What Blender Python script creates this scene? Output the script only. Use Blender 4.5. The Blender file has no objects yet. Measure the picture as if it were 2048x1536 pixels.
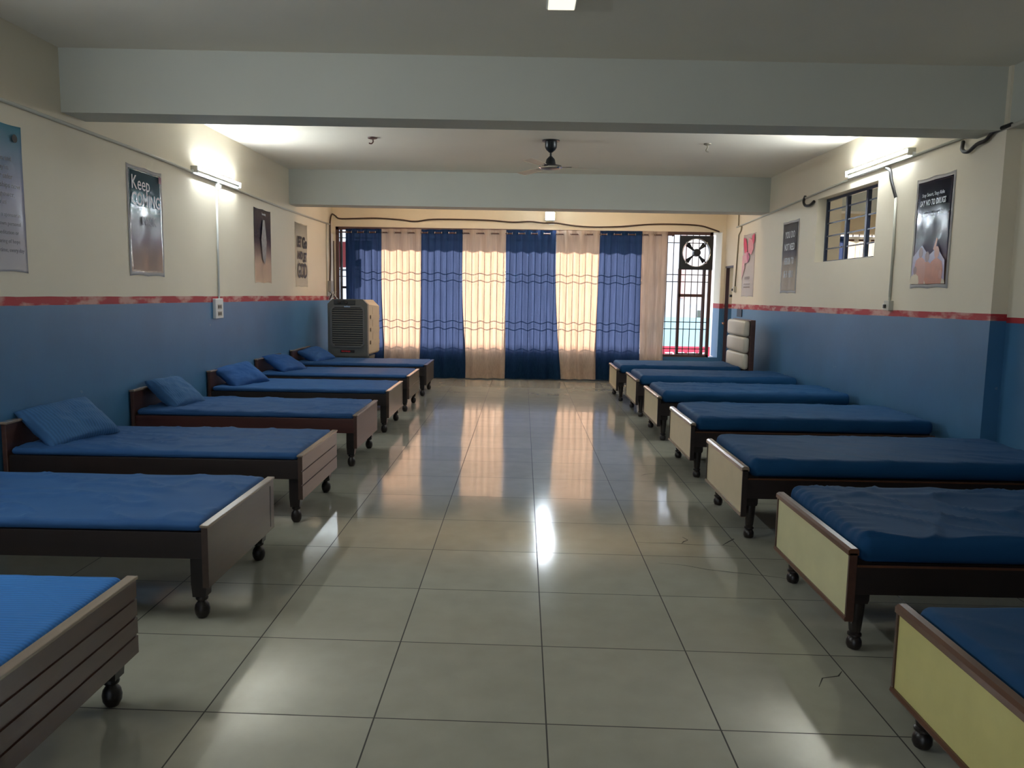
import bpy, bmesh, math, random
from mathutils import Vector, Matrix, noise
S = bpy.context.scene
COL = S.collection
random.seed(7)

# ------------------------------------------------------------------ camera, world, sun, exposure
EXPOSURE = 1.35
FPX, PITCH, YAW, ROLL, CAMH = 1566.2, 0.116716, -0.011993, 0.016196, 1.48261
cam = bpy.data.cameras.new('camera'); cam_o = bpy.data.objects.new('camera', cam); COL.objects.link(cam_o)
cam.sensor_fit = 'HORIZONTAL'; cam.sensor_width = 36.0; cam.lens = 36.0*FPX/2048.0
cam.clip_start = 0.05; cam.clip_end = 200
fw = Vector((math.sin(YAW)*math.cos(PITCH), math.cos(YAW)*math.cos(PITCH), -math.sin(PITCH)))
r0 = Vector((math.cos(YAW), -math.sin(YAW), 0)); u0 = r0.cross(fw)
rr = r0*math.cos(ROLL)+u0*math.sin(ROLL); uu = -r0*math.sin(ROLL)+u0*math.cos(ROLL)
cam_o.matrix_world = Matrix(((rr.x, uu.x, -fw.x, 0), (rr.y, uu.y, -fw.y, 0), (rr.z, uu.z, -fw.z, CAMH), (0, 0, 0, 1)))
S.camera = cam_o
S.view_settings.view_transform = 'Standard'; S.view_settings.look = 'None'
S.view_settings.gamma = 1.0; S.view_settings.use_curve_mapping = False
S.view_settings.exposure = EXPOSURE

W = bpy.data.worlds.new('world'); S.world = W; W.use_nodes = True
bg = W.node_tree.nodes['Background']; bg.inputs[0].default_value = (0.80, 0.90, 1.0, 1); bg.inputs[1].default_value = 1.5

SUN_E = 8.6
sun = bpy.data.lights.new('sun', 'SUN'); sun.energy = SUN_E; sun.color = (1.0, 0.80, 0.62); sun.angle = math.radians(1.2)
sun_o = bpy.data.objects.new('sun', sun); COL.objects.link(sun_o)
sun_o.rotation_euler = Vector((0.0, -1.0, -0.42)).to_track_quat('-Z', 'Y').to_euler()
for (px, pw, py, rx) in ((0.0, 6.5, 14.0, -90), (5.8, 3.2, 14.0, -90), (-1.6, 2.6, -3.75, 90)):                      # sky portals in the window openings and the added rear opening
    a = bpy.data.lights.new('window_portal', 'AREA'); a.shape = 'RECTANGLE'; a.size = pw; a.size_y = 2.1
    a.cycles.is_portal = True
    ao = bpy.data.objects.new('window_portal', a); COL.objects.link(ao)
    ao.location = (px, py, 1.48 if py > 0 else 1.74); ao.rotation_euler = (math.radians(rx), 0, 0)

LX, RX, FY, CZ = -3.26, 3.42, 13.5, 3.12      # side walls, far wall, ceiling
BACKY = -3.5

# ------------------------------------------------------------------ materials
def lin(c):
    return tuple(((x/12.92) if x <= .04045 else ((x+.055)/1.055)**2.4) for x in c)
def srgb(r, g, b):
    return lin((r/255, g/255, b/255)) + (1,)
MATS = {}
def mat(name, col, rough=.5, metal=0, spec=.5, emit=None, est=0, noise_amt=0, noise_scale=8, bump=0, bump_scale=60, coat=0, sheen=0, ior=1.5, stretch=None):
    if name in MATS: return MATS[name]
    m = bpy.data.materials.new(name); m.use_nodes = True; nt = m.node_tree; N = nt.nodes; L = nt.links
    p = N['Principled BSDF']
    p.inputs['Base Color'].default_value = col; p.inputs['Roughness'].default_value = rough
    p.inputs['Metallic'].default_value = metal; p.inputs['Specular IOR Level'].default_value = spec
    p.inputs['Coat Weight'].default_value = coat; p.inputs['Sheen Weight'].default_value = sheen
    p.inputs['IOR'].default_value = ior
    if emit: p.inputs['Emission Color'].default_value = emit; p.inputs['Emission Strength'].default_value = est
    tc = N.new('ShaderNodeTexCoord'); mp = N.new('ShaderNodeMapping'); L.new(tc.outputs['Object'], mp.inputs[0])
    if stretch: mp.inputs['Scale'].default_value = stretch
    if noise_amt:
        n = N.new('ShaderNodeTexNoise'); n.inputs['Scale'].default_value = noise_scale; n.inputs['Detail'].default_value = 5
        L.new(mp.outputs[0], n.inputs['Vector'])
        mx = N.new('ShaderNodeMix'); mx.data_type = 'RGBA'; mx.blend_type = 'MIX'
        mx.inputs[6].default_value = tuple(c*(1-noise_amt) for c in col[:3])+(1,)
        mx.inputs[7].default_value = tuple(min(1, c*(1+noise_amt)) for c in col[:3])+(1,)
        L.new(n.outputs['Fac'], mx.inputs[0]); L.new(mx.outputs[2], p.inputs['Base Color'])
    if bump:
        n2 = N.new('ShaderNodeTexNoise'); n2.inputs['Scale'].default_value = bump_scale; n2.inputs['Detail'].default_value = 4
        L.new(mp.outputs[0], n2.inputs['Vector'])
        b = N.new('ShaderNodeBump'); b.inputs['Strength'].default_value = bump; b.inputs['Distance'].default_value = .004
        L.new(n2.outputs['Fac'], b.inputs['Height']); L.new(b.outputs[0], p.inputs['Normal'])
    MATS[name] = m
    return m

def math_node(nt, op, a, b=None, c=None):
    n = nt.nodes.new('ShaderNodeMath'); n.operation = op
    for i, v in enumerate((a, b, c)):
        if v is None: continue
        if isinstance(v, (int, float)): n.inputs[i].default_value = v
        else: nt.links.new(v, n.inputs[i])
    return n.outputs[0]
def mixc(nt, fac, a, b):
    m = nt.nodes.new('ShaderNodeMix'); m.data_type = 'RGBA'
    for i, v in ((0, fac), (6, a), (7, b)):
        if isinstance(v, (tuple, float, int)): m.inputs[i].default_value = v
        else: nt.links.new(v, m.inputs[i])
    return m.outputs[2]
def noise_fac(nt, vec, scale, detail=4):
    n = nt.nodes.new('ShaderNodeTexNoise'); n.inputs['Scale'].default_value = scale; n.inputs['Detail'].default_value = detail
    nt.links.new(vec, n.inputs['Vector']); return n.outputs['Fac']

CREAM = (0.79, 0.71, 0.56, 1); BLUEP = (0.050, 0.165, 0.32, 1); REDP = (0.40, 0.022, 0.03, 1)
def paint_wall(name, t0, ts, b0, bs, wear, yr=12.7):
    """cream above, red band, blue dado; band edges drift slightly along the wall; wear = pale scuffs in the band"""
    m = bpy.data.materials.new(name); m.use_nodes = True; nt = m.node_tree; p = nt.nodes['Principled BSDF']
    g = nt.nodes.new('ShaderNodeNewGeometry'); sep = nt.nodes.new('ShaderNodeSeparateXYZ'); nt.links.new(g.outputs['Position'], sep.inputs[0])
    x, y, z = sep.outputs
    w = math_node(nt, 'SUBTRACT', noise_fac(nt, g.outputs['Position'], 2.0, 2), .5)
    wob = math_node(nt, 'MULTIPLY', w, .012)
    dy = math_node(nt, 'SUBTRACT', yr, y)
    top = math_node(nt, 'ADD', math_node(nt, 'MULTIPLY_ADD', dy, ts, t0), wob)
    bot = math_node(nt, 'ADD', math_node(nt, 'MULTIPLY_ADD', dy, bs, b0), wob)
    above = math_node(nt, 'GREATER_THAN', z, top); below = math_node(nt, 'LESS_THAN', z, bot)
    mott = noise_fac(nt, g.outputs['Position'], 1.3, 6)
    cream = mixc(nt, mott, tuple(c*.93 for c in CREAM[:3])+(1,), tuple(c*1.07 for c in CREAM[:3])+(1,))
    mott2 = noise_fac(nt, g.outputs['Position'], 2.2, 7)
    blue = mixc(nt, mott2, tuple(c*.82 for c in BLUEP[:3])+(1,), tuple(c*1.2 for c in BLUEP[:3])+(1,))
    # pale rubbed specks in the blue
    sp = math_node(nt, 'MULTIPLY', math_node(nt, 'GREATER_THAN', noise_fac(nt, g.outputs['Position'], 9, 3), .735), .25)
    blue = mixc(nt, sp, blue, (.35, .40, .42, 1))
    ramp = nt.nodes.new('ShaderNodeValToRGB'); ramp.color_ramp.elements[0].position = .47; ramp.color_ramp.elements[1].position = .60
    mp = nt.nodes.new('ShaderNodeMapping'); mp.inputs['Scale'].default_value = (1, 1, 3); nt.links.new(g.outputs['Position'], mp.inputs[0])
    nt.links.new(noise_fac(nt, mp.outputs[0], 3.6, 8), ramp.inputs[0])
    scuff = math_node(nt, 'MULTIPLY', ramp.outputs[0], wear)
    red = mixc(nt, scuff, REDP, (.58, .33, .28, 1))
    c = mixc(nt, above, red, cream); c = mixc(nt, below, c, blue)
    nt.links.new(c, p.inputs['Base Color'])
    ro = math_node(nt, 'SUBTRACT', .62, math_node(nt, 'MULTIPLY', below, .2)); nt.links.new(ro, p.inputs['Roughness'])
    b = nt.nodes.new('ShaderNodeBump'); b.inputs['Strength'].default_value = .25; b.inputs['Distance'].default_value = .003
    nt.links.new(noise_fac(nt, g.outputs['Position'], 26, 5), b.inputs['Height']); nt.links.new(b.outputs[0], p.inputs['Normal'])
    return m
M_LEFT = paint_wall('paint_left', 1.373, .004, 1.303, .0055, .9)
M_RIGHT = paint_wall('paint_right', 1.350, .0045, 1.272, .0085, .95)
M_FAR = paint_wall('paint_far', 1.345, 0, 1.262, 0, .1)
M_RECESS = paint_wall('paint_recess', 1.358, 0, 1.318, 0, .0, 5.7)
M_CEIL = mat('whitewash', (0.86, 0.79, 0.67, 1), .75, noise_amt=.06, noise_scale=1.2, bump=.2, bump_scale=20)
M_BEAM = mat('beam_paint', (0.58, 0.58, 0.51, 1), .7, noise_amt=.05, noise_scale=1.5, bump=.3, bump_scale=14)

def floor_mat():
    m = bpy.data.materials.new('vitrified_tiles'); m.use_nodes = True; nt = m.node_tree; p = nt.nodes['Principled BSDF']
    g = nt.nodes.new('ShaderNodeNewGeometry'); sep = nt.nodes.new('ShaderNodeSeparateXYZ'); nt.links.new(g.outputs['Position'], sep.inputs[0])
    x, y, _ = sep.outputs
    u = math_node(nt, 'DIVIDE', math_node(nt, 'SUBTRACT', x, .1066), .6)
    v = math_node(nt, 'DIVIDE', math_node(nt, 'ADD', math_node(nt, 'SUBTRACT', y, 2.5565), math_node(nt, 'MULTIPLY', math_node(nt, 'SUBTRACT', x, .1066), .024)), .6)
    def edge(t):
        f = math_node(nt, 'FRACT', math_node(nt, 'ADD', t, .5)); return math_node(nt, 'ABSOLUTE', math_node(nt, 'SUBTRACT', f, .5))
    du, dv = edge(u), edge(v)
    gr = math_node(nt, 'LESS_THAN', math_node(nt, 'MINIMUM', du, dv), .0046)
    cmb = nt.nodes.new('ShaderNodeCombineXYZ'); nt.links.new(math_node(nt, 'FLOOR', u), cmb.inputs[0]); nt.links.new(math_node(nt, 'FLOOR', v), cmb.inputs[1])
    wn = nt.nodes.new('ShaderNodeTexWhiteNoise'); wn.noise_dimensions = '3D'; nt.links.new(cmb.outputs[0], wn.inputs['Vector'])
    speck = noise_fac(nt, g.outputs['Position'], 7, 9)
    base = mixc(nt, speck, (.33, .32, .26, 1), (.43, .415, .34, 1))
    var = nt.nodes.new('ShaderNodeHueSaturation'); nt.links.new(base, var.inputs['Color'])
    nt.links.new(math_node(nt, 'MULTIPLY_ADD', wn.outputs['Value'], .12, .94), var.inputs['Value'])
    dirt = math_node(nt, 'MULTIPLY', math_node(nt, 'GREATER_THAN', noise_fac(nt, g.outputs['Position'], 5.5, 3), .76), .35)
    c = mixc(nt, dirt, var.outputs[0], (.16, .14, .11, 1))
    c = mixc(nt, gr, c, (.03, .025, .02, 1)); nt.links.new(c, p.inputs['Base Color'])
    sm = noise_fac(nt, g.outputs['Position'], 1.8, 6)
    ro = math_node(nt, 'MULTIPLY_ADD', sm, .10, .045)
    ro = math_node(nt, 'ADD', ro, math_node(nt, 'MULTIPLY', gr, .6)); nt.links.new(ro, p.inputs['Roughness'])
    p.inputs['IOR'].default_value = 1.55
    # every tile sits at a slightly different tilt
    tilt = nt.nodes.new('ShaderNodeVectorMath'); tilt.operation = 'SUBTRACT'; nt.links.new(wn.outputs['Color'], tilt.inputs[0]); tilt.inputs[1].default_value = (.5, .5, .5)
    ts = nt.nodes.new('ShaderNodeVectorMath'); ts.operation = 'MULTIPLY'; nt.links.new(tilt.outputs[0], ts.inputs[0]); ts.inputs[1].default_value = (.006, .012, 0)
    b = nt.nodes.new('ShaderNodeBump'); b.inputs['Strength'].default_value = .12; b.inputs['Distance'].default_value = .004
    nt.links.new(noise_fac(nt, g.outputs['Position'], 3.5, 2), b.inputs['Height'])
    ad = nt.nodes.new('ShaderNodeVectorMath'); ad.operation = 'ADD'; nt.links.new(b.outputs[0], ad.inputs[0]); nt.links.new(ts.outputs[0], ad.inputs[1])
    nm = nt.nodes.new('ShaderNodeVectorMath'); nm.operation = 'NORMALIZE'; nt.links.new(ad.outputs[0], nm.inputs[0]); nt.links.new(nm.outputs[0], p.inputs['Normal'])
    return m
M_FLOOR = floor_mat()

def wood(name, c1, c2, rough, axis='y', scale=1.0, coat=0):
    m = bpy.data.materials.new(name); m.use_nodes = True; nt = m.node_tree; p = nt.nodes['Principled BSDF']
    tc = nt.nodes.new('ShaderNodeTexCoord'); mp = nt.nodes.new('ShaderNodeMapping'); nt.links.new(tc.outputs['Object'], mp.inputs[0])
    mp.inputs['Scale'].default_value = {'y': (30, 1.5, 30), 'x': (1.5, 30, 30), 'z': (30, 30, 1.5)}[axis]
    f = noise_fac(nt, mp.outputs[0], 1.0*scale, 6)
    nt.links.new(mixc(nt, f, c1, c2), p.inputs['Base Color'])
    p.inputs['Roughness'].default_value = rough; p.inputs['Coat Weight'].default_value = coat; p.inputs['Coat Roughness'].default_value = .15
    b = nt.nodes.new('ShaderNodeBump'); b.inputs['Strength'].default_value = .15; b.inputs['Distance'].default_value = .002
    nt.links.new(f, b.inputs['Height']); nt.links.new(b.outputs[0], p.inputs['Normal'])
    return m
M_DARK = wood('dark_wood_long', (.012, .008, .008, 1), (.026, .015, .012, 1), .42, 'x')
M_DARKY = wood('dark_wood_cross', (.040, .022, .016, 1), (.085, .050, .035, 1), .30, 'y', coat=.5)
M_DARKR = wood('reddish_wood_cross', (.045, .018, .014, 1), (.10, .045, .03, 1), .33, 'y', coat=.2)
M_LEG = wood('leg_wood', (.010, .007, .006, 1), (.020, .012, .010, 1), .35, 'z')
M_TRIM = wood('brown_trim', (.085, .032, .016, 1), (.14, .058, .030, 1), .30, 'y', coat=.3)
M_LIP = wood('pale_edge', (.20, .15, .11, 1), (.30, .23, .17, 1), .25, 'y', coat=.4)
M_RAILR = wood('rail_red', (.05, .014, .012, 1), (.10, .03, .022, 1), .4, 'x')
M_YELP = mat('pale_yellow_laminate', (.66, .62, .36, 1), .38, noise_amt=.10, noise_scale=9, bump=.1)
M_YEL = mat('yellow_laminate', (.60, .54, .21, 1), .38, noise_amt=.12, noise_scale=9, bump=.1)
M_CRM = mat('cream_laminate', (.60, .51, .33, 1), .35, noise_amt=.08, noise_scale=8)
M_HB = mat('cream_leather', (.62, .56, .45, 1), .42, noise_amt=.04, bump=.2, bump_scale=80)

def cloth(name, c, stripes=0, rough=.65):
    m = bpy.data.materials.new(name); m.use_nodes = True; nt = m.node_tree; p = nt.nodes['Principled BSDF']
    tc = nt.nodes.new('ShaderNodeTexCoord'); p.inputs['Roughness'].default_value = rough; p.inputs['Specular IOR Level'].default_value = .10
    p.inputs['Sheen Weight'].default_value = .03; p.inputs['Sheen Tint'].default_value = (.5, .65, 1, 1); p.inputs['Sheen Roughness'].default_value = .4
    f = noise_fac(nt, tc.outputs['Object'], 5, 5)
    col = mixc(nt, f, tuple(k*.88 for k in c[:3])+(1,), tuple(k*1.12 for k in c[:3])+(1,))
    b = nt.nodes.new('ShaderNodeBump'); b.inputs['Distance'].default_value = .003
    if stripes:
        sep = nt.nodes.new('ShaderNodeSeparateXYZ'); nt.links.new(tc.outputs['Object'], sep.inputs[0])
        wv = math_node(nt, 'SINE', math_node(nt, 'MULTIPLY', sep.outputs[1], stripes))
        s01 = math_node(nt, 'MULTIPLY_ADD', wv, .5, .5)
        col = mixc(nt, math_node(nt, 'MULTIPLY', s01, .30), col, tuple(k*1.9 for k in c[:3])+(1,))
        nt.links.new(s01, b.inputs['Height']); b.inputs['Strength'].default_value = .3
    else:
        nt.links.new(noise_fac(nt, tc.outputs['Object'], 14, 4), b.inputs['Height']); b.inputs['Strength'].default_value = .35
    nt.links.new(b.outputs[0], p.inputs['Normal']); nt.links.new(col, p.inputs['Base Color'])
    return m
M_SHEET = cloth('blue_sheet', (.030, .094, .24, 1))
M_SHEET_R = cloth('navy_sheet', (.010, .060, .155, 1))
M_SHEET_S = cloth('striped_sheet', (.032, .15, .42, 1), 380)
M_PIL = cloth('pillow_stripe', (.040, .110, .235, 1), 300)
M_PIL2 = cloth('pillow_plain', (.026, .085, .24, 1))

def curtain_mat(name, dif, tra, wt, transp):
    m = bpy.data.materials.new(name); m.use_nodes = True; nt = m.node_tree; N = nt.nodes; L = nt.links
    N.remove(N['Principled BSDF']); out = N['Material Output']
    d = N.new('ShaderNodeBsdfDiffuse'); t = N.new('ShaderNodeBsdfTranslucent'); s = N.new('ShaderNodeBsdfTransparent')
    tc = N.new('ShaderNodeTexCoord'); mp = N.new('ShaderNodeMapping'); mp.inputs['Scale'].default_value = (60, 60, 3); L.new(tc.outputs['Object'], mp.inputs[0])
    f = noise_fac(nt, mp.outputs[0], 1, 4)
    L.new(mixc(nt, f, tuple(k*.85 for k in dif)+(1,), tuple(min(1, k*1.1) for k in dif)+(1,)), d.inputs[0])
    L.new(mixc(nt, f, tuple(k*.55 for k in tra)+(1,), tuple(min(1, k*1.35) for k in tra)+(1,)), t.inputs[0])
    a = N.new('ShaderNodeMixShader'); a.inputs[0].default_value = wt; L.new(d.outputs[0], a.inputs[1]); L.new(t.outputs[0], a.inputs[2])
    b = N.new('ShaderNodeMixShader'); b.inputs[0].default_value = transp; L.new(a.outputs[0], b.inputs[1]); L.new(s.outputs[0], b.inputs[2])
    s.inputs[0].default_value = tuple(min(1, k*1.3+.1) for k in tra)+(1,)
    L.new(b.outputs[0], out.inputs[0])
    return m
M_CB = curtain_mat('blue_curtain', (.012, .040, .095), (.036, .056, .135), .5, .04)
M_CC = curtain_mat('beige_curtain', (.60, .48, .38), (.47, .335, .265), .5, .03)

M_CN = curtain_mat('cream_curtain', (.75, .68, .55), (.80, .70, .55), .5, .02)
M_WHITE = mat('white_plastic', (.75, .76, .74, 1), .4)
M_PVC = mat('pvc_conduit', (.55, .53, .45, 1), .45)
M_BLACK = mat('black_pipe', (.016, .014, .013, 1), .45, bump=.6, bump_scale=160)
M_BROWN = mat('brown_cable', (.060, .030, .018, 1), .5)
M_IRON = mat('grille_iron', (.045, .03, .03, 1), .5)
M_FRAME = mat('brown_frame', (.10, .045, .035, 1), .45)
M_NAVYFR = mat('navy_frame', (.018, .03, .065, 1), .4)
M_FANB = mat('fan_black', (.012, .014, .018, 1), .35)
M_CHROME = mat('chrome', (.8, .8, .8, 1), .15, metal=1)
M_BLADE = mat('fan_blade', (.80, .70, .56, 1), .3)
M_GREY = mat('cooler_grey', (.105, .110, .102, 1), .45)
M_DGREY = mat('cooler_dark', (.020, .026, .028, 1), .5)
M_BEIGE = mat('cooler_beige', (.50, .42, .29, 1), .5)
M_SWITCH = mat('switch_dark', (.06, .06, .055, 1), .4)
M_TUBE = mat('tube_glow', (1, 1, 1, 1), .4, emit=(.86, .95, 1.0, 1), est=125)
M_LED = mat('led_glow', (1, 1, 1, 1), .4, emit=(.80, .92, 1.0, 1), est=330)
M_CLAMP = mat('ceiling_light_glow', (.6, .6, .5, 1), .4, emit=(1, .95, .75, 1), est=.45)
M_TEXTD = mat('ink_dark', (.03, .028, .03, 1), .4)
M_TEXTG = mat('ink_grey', (.20, .20, .24, 1), .4)
M_TEXTW = mat('ink_white', (.72, .74, .76, 1), .4)
M_TEXTT = mat('ink_teal', (.010, .045, .065, 1), .3)

# ------------------------------------------------------------------ helpers
def link_mesh(name, me, material=None, parent=None, smooth=False, loc=None):
    o = bpy.data.objects.new(name, me); COL.objects.link(o)
    if material is not None:
        for mm in (material if isinstance(material, (list, tuple)) else [material]): me.materials.append(mm)
    if smooth:
        for p in me.polygons: p.use_smooth = True
    if parent is not None: o.parent = parent
    if loc is not None: o.location = loc
    return o
class B:
    def __init__(s): s.bm = bmesh.new()
    def box(s, x0, x1, y0, y1, z0, z1, bev=0):
        g = bmesh.ops.create_cube(s.bm, size=1); vs = g['verts']
        bmesh.ops.scale(s.bm, vec=(x1-x0, y1-y0, z1-z0), verts=vs); bmesh.ops.translate(s.bm, vec=((x0+x1)/2, (y0+y1)/2, (z0+z1)/2), verts=vs)
        if bev:
            es = list({e for v in vs for e in v.link_edges})
            bmesh.ops.bevel(s.bm, geom=es, offset=bev, segments=2, affect='EDGES', profile=.5)
        return s
    def prism(s, poly, axis, a, b):
        """poly: 2D points; axis x -> (y,z), y -> (x,z), z -> (x,y)"""
        def P(q, t): return {'x': (t, q[0], q[1]), 'y': (q[0], t, q[1]), 'z': (q[0], q[1], t)}[axis]
        A = [s.bm.verts.new(P(q, a)) for q in poly]; Bv = [s.bm.verts.new(P(q, b)) for q in poly]
        n = len(poly)
        for i in range(n): s.bm.faces.new((A[i], A[(i+1) % n], Bv[(i+1) % n], Bv[i]))
        s.bm.faces.new(A[::-1]); s.bm.faces.new(Bv)
        return s
    def lathe(s, prof, cx=0, cy=0, seg=16, axis='z', c0=0):
        """prof: list of (r, h)"""
        rings = []
        for r, h in prof:
            ring = []
            for k in range(seg):
                t = 2*math.pi*k/seg; a, b = r*math.cos(t), r*math.sin(t)
                ring.append(s.bm.verts.new({'z': (cx+a, cy+b, c0+h), 'y': (cx+a, c0+h, cy+b), 'x': (c0+h, cx+a, cy+b)}[axis]))
            rings.append(ring)
        for i in range(len(rings)-1):
            for k in range(seg):
                s.bm.faces.new((rings[i][k], rings[i][(k+1) % seg], rings[i+1][(k+1) % seg], rings[i+1][k]))
        s.bm.faces.new(rings[0][::-1]); s.bm.faces.new(rings[-1])
        return s
    def tube(s, pts, r, seg=8):
        pts = [Vector(p) for p in pts]; rings = []
        up = Vector((0, 0, 1)); prev = None
        for i, p in enumerate(pts):
            d = (pts[min(i+1, len(pts)-1)]-pts[max(i-1, 0)]).normalized()
            a = d.cross(up) if prev is None else (prev - d*prev.dot(d))
            if a.length < 1e-4: a = d.cross(Vector((1, 0, 0)))
            a.normalize(); prev = a; b = d.cross(a)
            rings.append([s.bm.verts.new(p + a*r*math.cos(2*math.pi*k/seg) + b*r*math.sin(2*math.pi*k/seg)) for k in range(seg)])
        for i in range(len(rings)-1):
            for k in range(seg): s.bm.faces.new((rings[i][k], rings[i][(k+1) % seg], rings[i+1][(k+1) % seg], rings[i+1][k]))
        s.bm.faces.new(rings[0][::-1]); s.bm.faces.new(rings[-1])
        return s
    def grid(s, f, nu, nv):
        V = [[s.bm.verts.new(f(i/nu, j/nv)) for j in range(nv+1)] for i in range(nu+1)]
        for i in range(nu):
            for j in range(nv): s.bm.faces.new((V[i][j], V[i+1][j], V[i+1][j+1], V[i][j+1]))
        return s
    def obj(s, name, material, parent=None, smooth=False, loc=None):
        bmesh.ops.recalc_face_normals(s.bm, faces=s.bm.faces)
        me = bpy.data.meshes.new(name); s.bm.to_mesh(me); s.bm.free()
        o = link_mesh(name, me, material, parent, smooth, loc)
        if smooth == 'auto':
            me.set_sharp_from_angle(angle=math.radians(40))
        return o
def catmull(P, n=6):
    P = [Vector(p) for p in P]; out = []
    for i in range(len(P)-1):
        p0 = P[max(i-1, 0)]; p1 = P[i]; p2 = P[i+1]; p3 = P[min(i+2, len(P)-1)]
        for k in range(n):
            t = k/n
            out.append(.5*((2*p1)+(p2-p0)*t+(2*p0-5*p1+4*p2-p3)*t*t+(3*p1-p0-3*p2+p3)*t**3))
    out.append(P[-1]); return out
def tag(o, label, cat, group=None):
    o['label'] = label; o['category'] = cat
    if group: o['group'] = group
    return o
def struct(o): o['kind'] = 'structure'; return o
def empty(name, loc=(0, 0, 0), rz=0, parent=None):
    o = bpy.data.objects.new(name, None); COL.objects.link(o); o.location = loc; o.rotation_euler = (0, 0, rz); o.empty_display_size = .1
    if parent: o.parent = parent
    return o
def text_mesh(lines, size, basis, origin, material, name, parent=None, align='LEFT', lead=1.25, xs=1.0, shear=0, bold=0, ext=.0006, widths=None):
    """lettering laid on a plane: basis = (right, up) world vectors, origin = first baseline start"""
    R_, U_ = Vector(basis[0]), Vector(basis[1]); Nn = R_.cross(U_)
    c = bpy.data.curves.new('lettering', 'FONT'); c.body = '\n'.join(lines) if isinstance(lines, (list, tuple)) else lines
    c.size = size; c.align_x = align; c.space_line = lead; c.shear = shear; c.offset = bold; c.extrude = ext; c.resolution_u = 2
    t = bpy.data.objects.new('lettering', c); COL.objects.link(t)
    dg = bpy.context.evaluated_depsgraph_get(); dg.update()
    me = bpy.data.meshes.new_from_object(t.evaluated_get(dg)); bpy.data.objects.remove(t); bpy.data.curves.remove(c)
    me.materials.clear()
    o3 = Vector(origin)
    for v in me.vertices: v.co = o3 + R_*(v.co.x*xs) + U_*v.co.y + Nn*v.co.z
    o = link_mesh(name, me, material, parent)
    return o

# ------------------------------------------------------------------ room shell
struct(B().box(-9, 10, BACKY-.2, 13.5, -.2, 0).obj('floor', M_FLOOR))
struct(B().box(LX-.2, 8.2, BACKY-.2, 13.75, CZ, CZ+.2).obj('ceiling', M_CEIL))
struct(B().box(LX-.2, LX, BACKY, 13.75, 0, CZ).obj('wall_left', M_LEFT))
wb = B()                                                       # wall behind the camera, with an added window opening for fill daylight
for (a, b, z0, z1) in ((LX-.2, 8.2, 0, .85), (LX-.2, 8.2, 2.62, CZ), (LX-.2, -2.9, .85, 2.62), (-.3, 8.2, .85, 2.62)): wb.box(a, b, BACKY-.2, BACKY, z0, z1)
struct(wb.obj('wall_back', M_LEFT))
# right wall with a high window and a doorway
wr = B(); T = .15; X0, X1 = RX, RX+T
WY0, WY1, WZ0, WZ1 = 7.80, 9.37, 1.885, 2.615; DY0, DY1, DZ = 12.93, 13.46, 1.975
wr.box(X0, X1, 5.76, WY0, 0, CZ); wr.box(X0, X1, WY0, WY1, 0, WZ0); wr.box(X0, X1, WY0, WY1, WZ1, CZ)
wr.box(X0, X1, WY1, DY0, 0, CZ); wr.box(X0, X1, DY0, DY1, DZ, CZ); wr.box(X0, X1, DY1, 13.5, 0, CZ)
wr.box(X0-.018, X0, 5.76, 6.22, 0, CZ)                        # shallow plaster pier at the end of the wall
struct(wr.obj('wall_right', M_RIGHT))
struct(B().box(RX+.10, RX+.25, BACKY, 5.76, 0, CZ).obj('wall_right_recess', M_RECESS))
struct(B().box(RX, RX+.10, BACKY, 5.76, 2.69, CZ).obj('ceiling_beam_side', M_BEAM))
# far wall: opening of the main window and of the next room's window
wf = B(); WB, WT = .42, 2.545; Y0, Y1 = FY, FY+.25
for (a, b, z0, z1) in ((LX-.2, 8.2, WT, CZ), (LX-.2, 8.2, 0, WB-.0), (LX-.2, -3.21, WB, WT), (3.36, 4.2, WB, WT), (7.4, 8.2, WB, WT)):
    wf.box(a, b, Y0, Y1 + (.2 if a == 3.36 else 0), z0, z1)
struct(wf.obj('wall_far', M_FAR))
struct(B().box(LX, LX+.012, 13.26, 13.5, .45, 2.42).obj('trim_7', mat('white_reveal', (.85, .84, .80, 1), .5)))
# cross beams
def beam(pts, z0, name):
    struct(B().prism(pts, 'z', z0, CZ).obj(name, M_BEAM))
beam([(LX, 5.63), (RX+.10, 5.80), (RX+.10, 6.12), (LX, 5.94)], 2.685, 'ceiling_beam_near')
beam([(LX, 11.02), (RX, 11.18), (RX, 11.58), (LX, 11.36)], 2.645, 'ceiling_beam_far')
# next room (seen through the high window)
struct(B().box(8.0, 8.2, 5.5, 13.5, 0, CZ).obj('wall_next_room_side', M_LEFT))
struct(B().box(X1, 8.0, 5.3, 5.5, 0, CZ).obj('wall_next_room_back', M_LEFT))
struct(B().box(4.35, 8.0, 11.02, 11.33, 2.66, CZ).obj('ceiling_beam_next_room', M_BEAM))
struct(B().box(X1, 4.35, 11.0, 11.35, 0, CZ).obj('wall_next_room_pier', M_LEFT))
# floor cracks: broken tiles
def ribbon(pts, w, name):
    b = B(); n = len(pts)
    L_ = []; R_ = []
    for i, p in enumerate(pts):
        d = (Vector(pts[min(i+1, n-1)])-Vector(pts[max(i-1, 0)])).normalized(); q = Vector((-d.y, d.x)); ww = w*(.35 if i in (0, n-1) else 1)*(.7+.6*random.random())
        L_.append(b.bm.verts.new((p[0]+q.x*ww, p[1]+q.y*ww, .0006))); R_.append(b.bm.verts.new((p[0]-q.x*ww, p[1]-q.y*ww, .0006)))
    for i in range(n-1): b.bm.faces.new((L_[i], L_[i+1], R_[i+1], R_[i]))
    struct(b.obj(name, MATS['crack']))
mat('crack', (.025, .02, .016, 1), .8)
CRACKS = []

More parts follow.
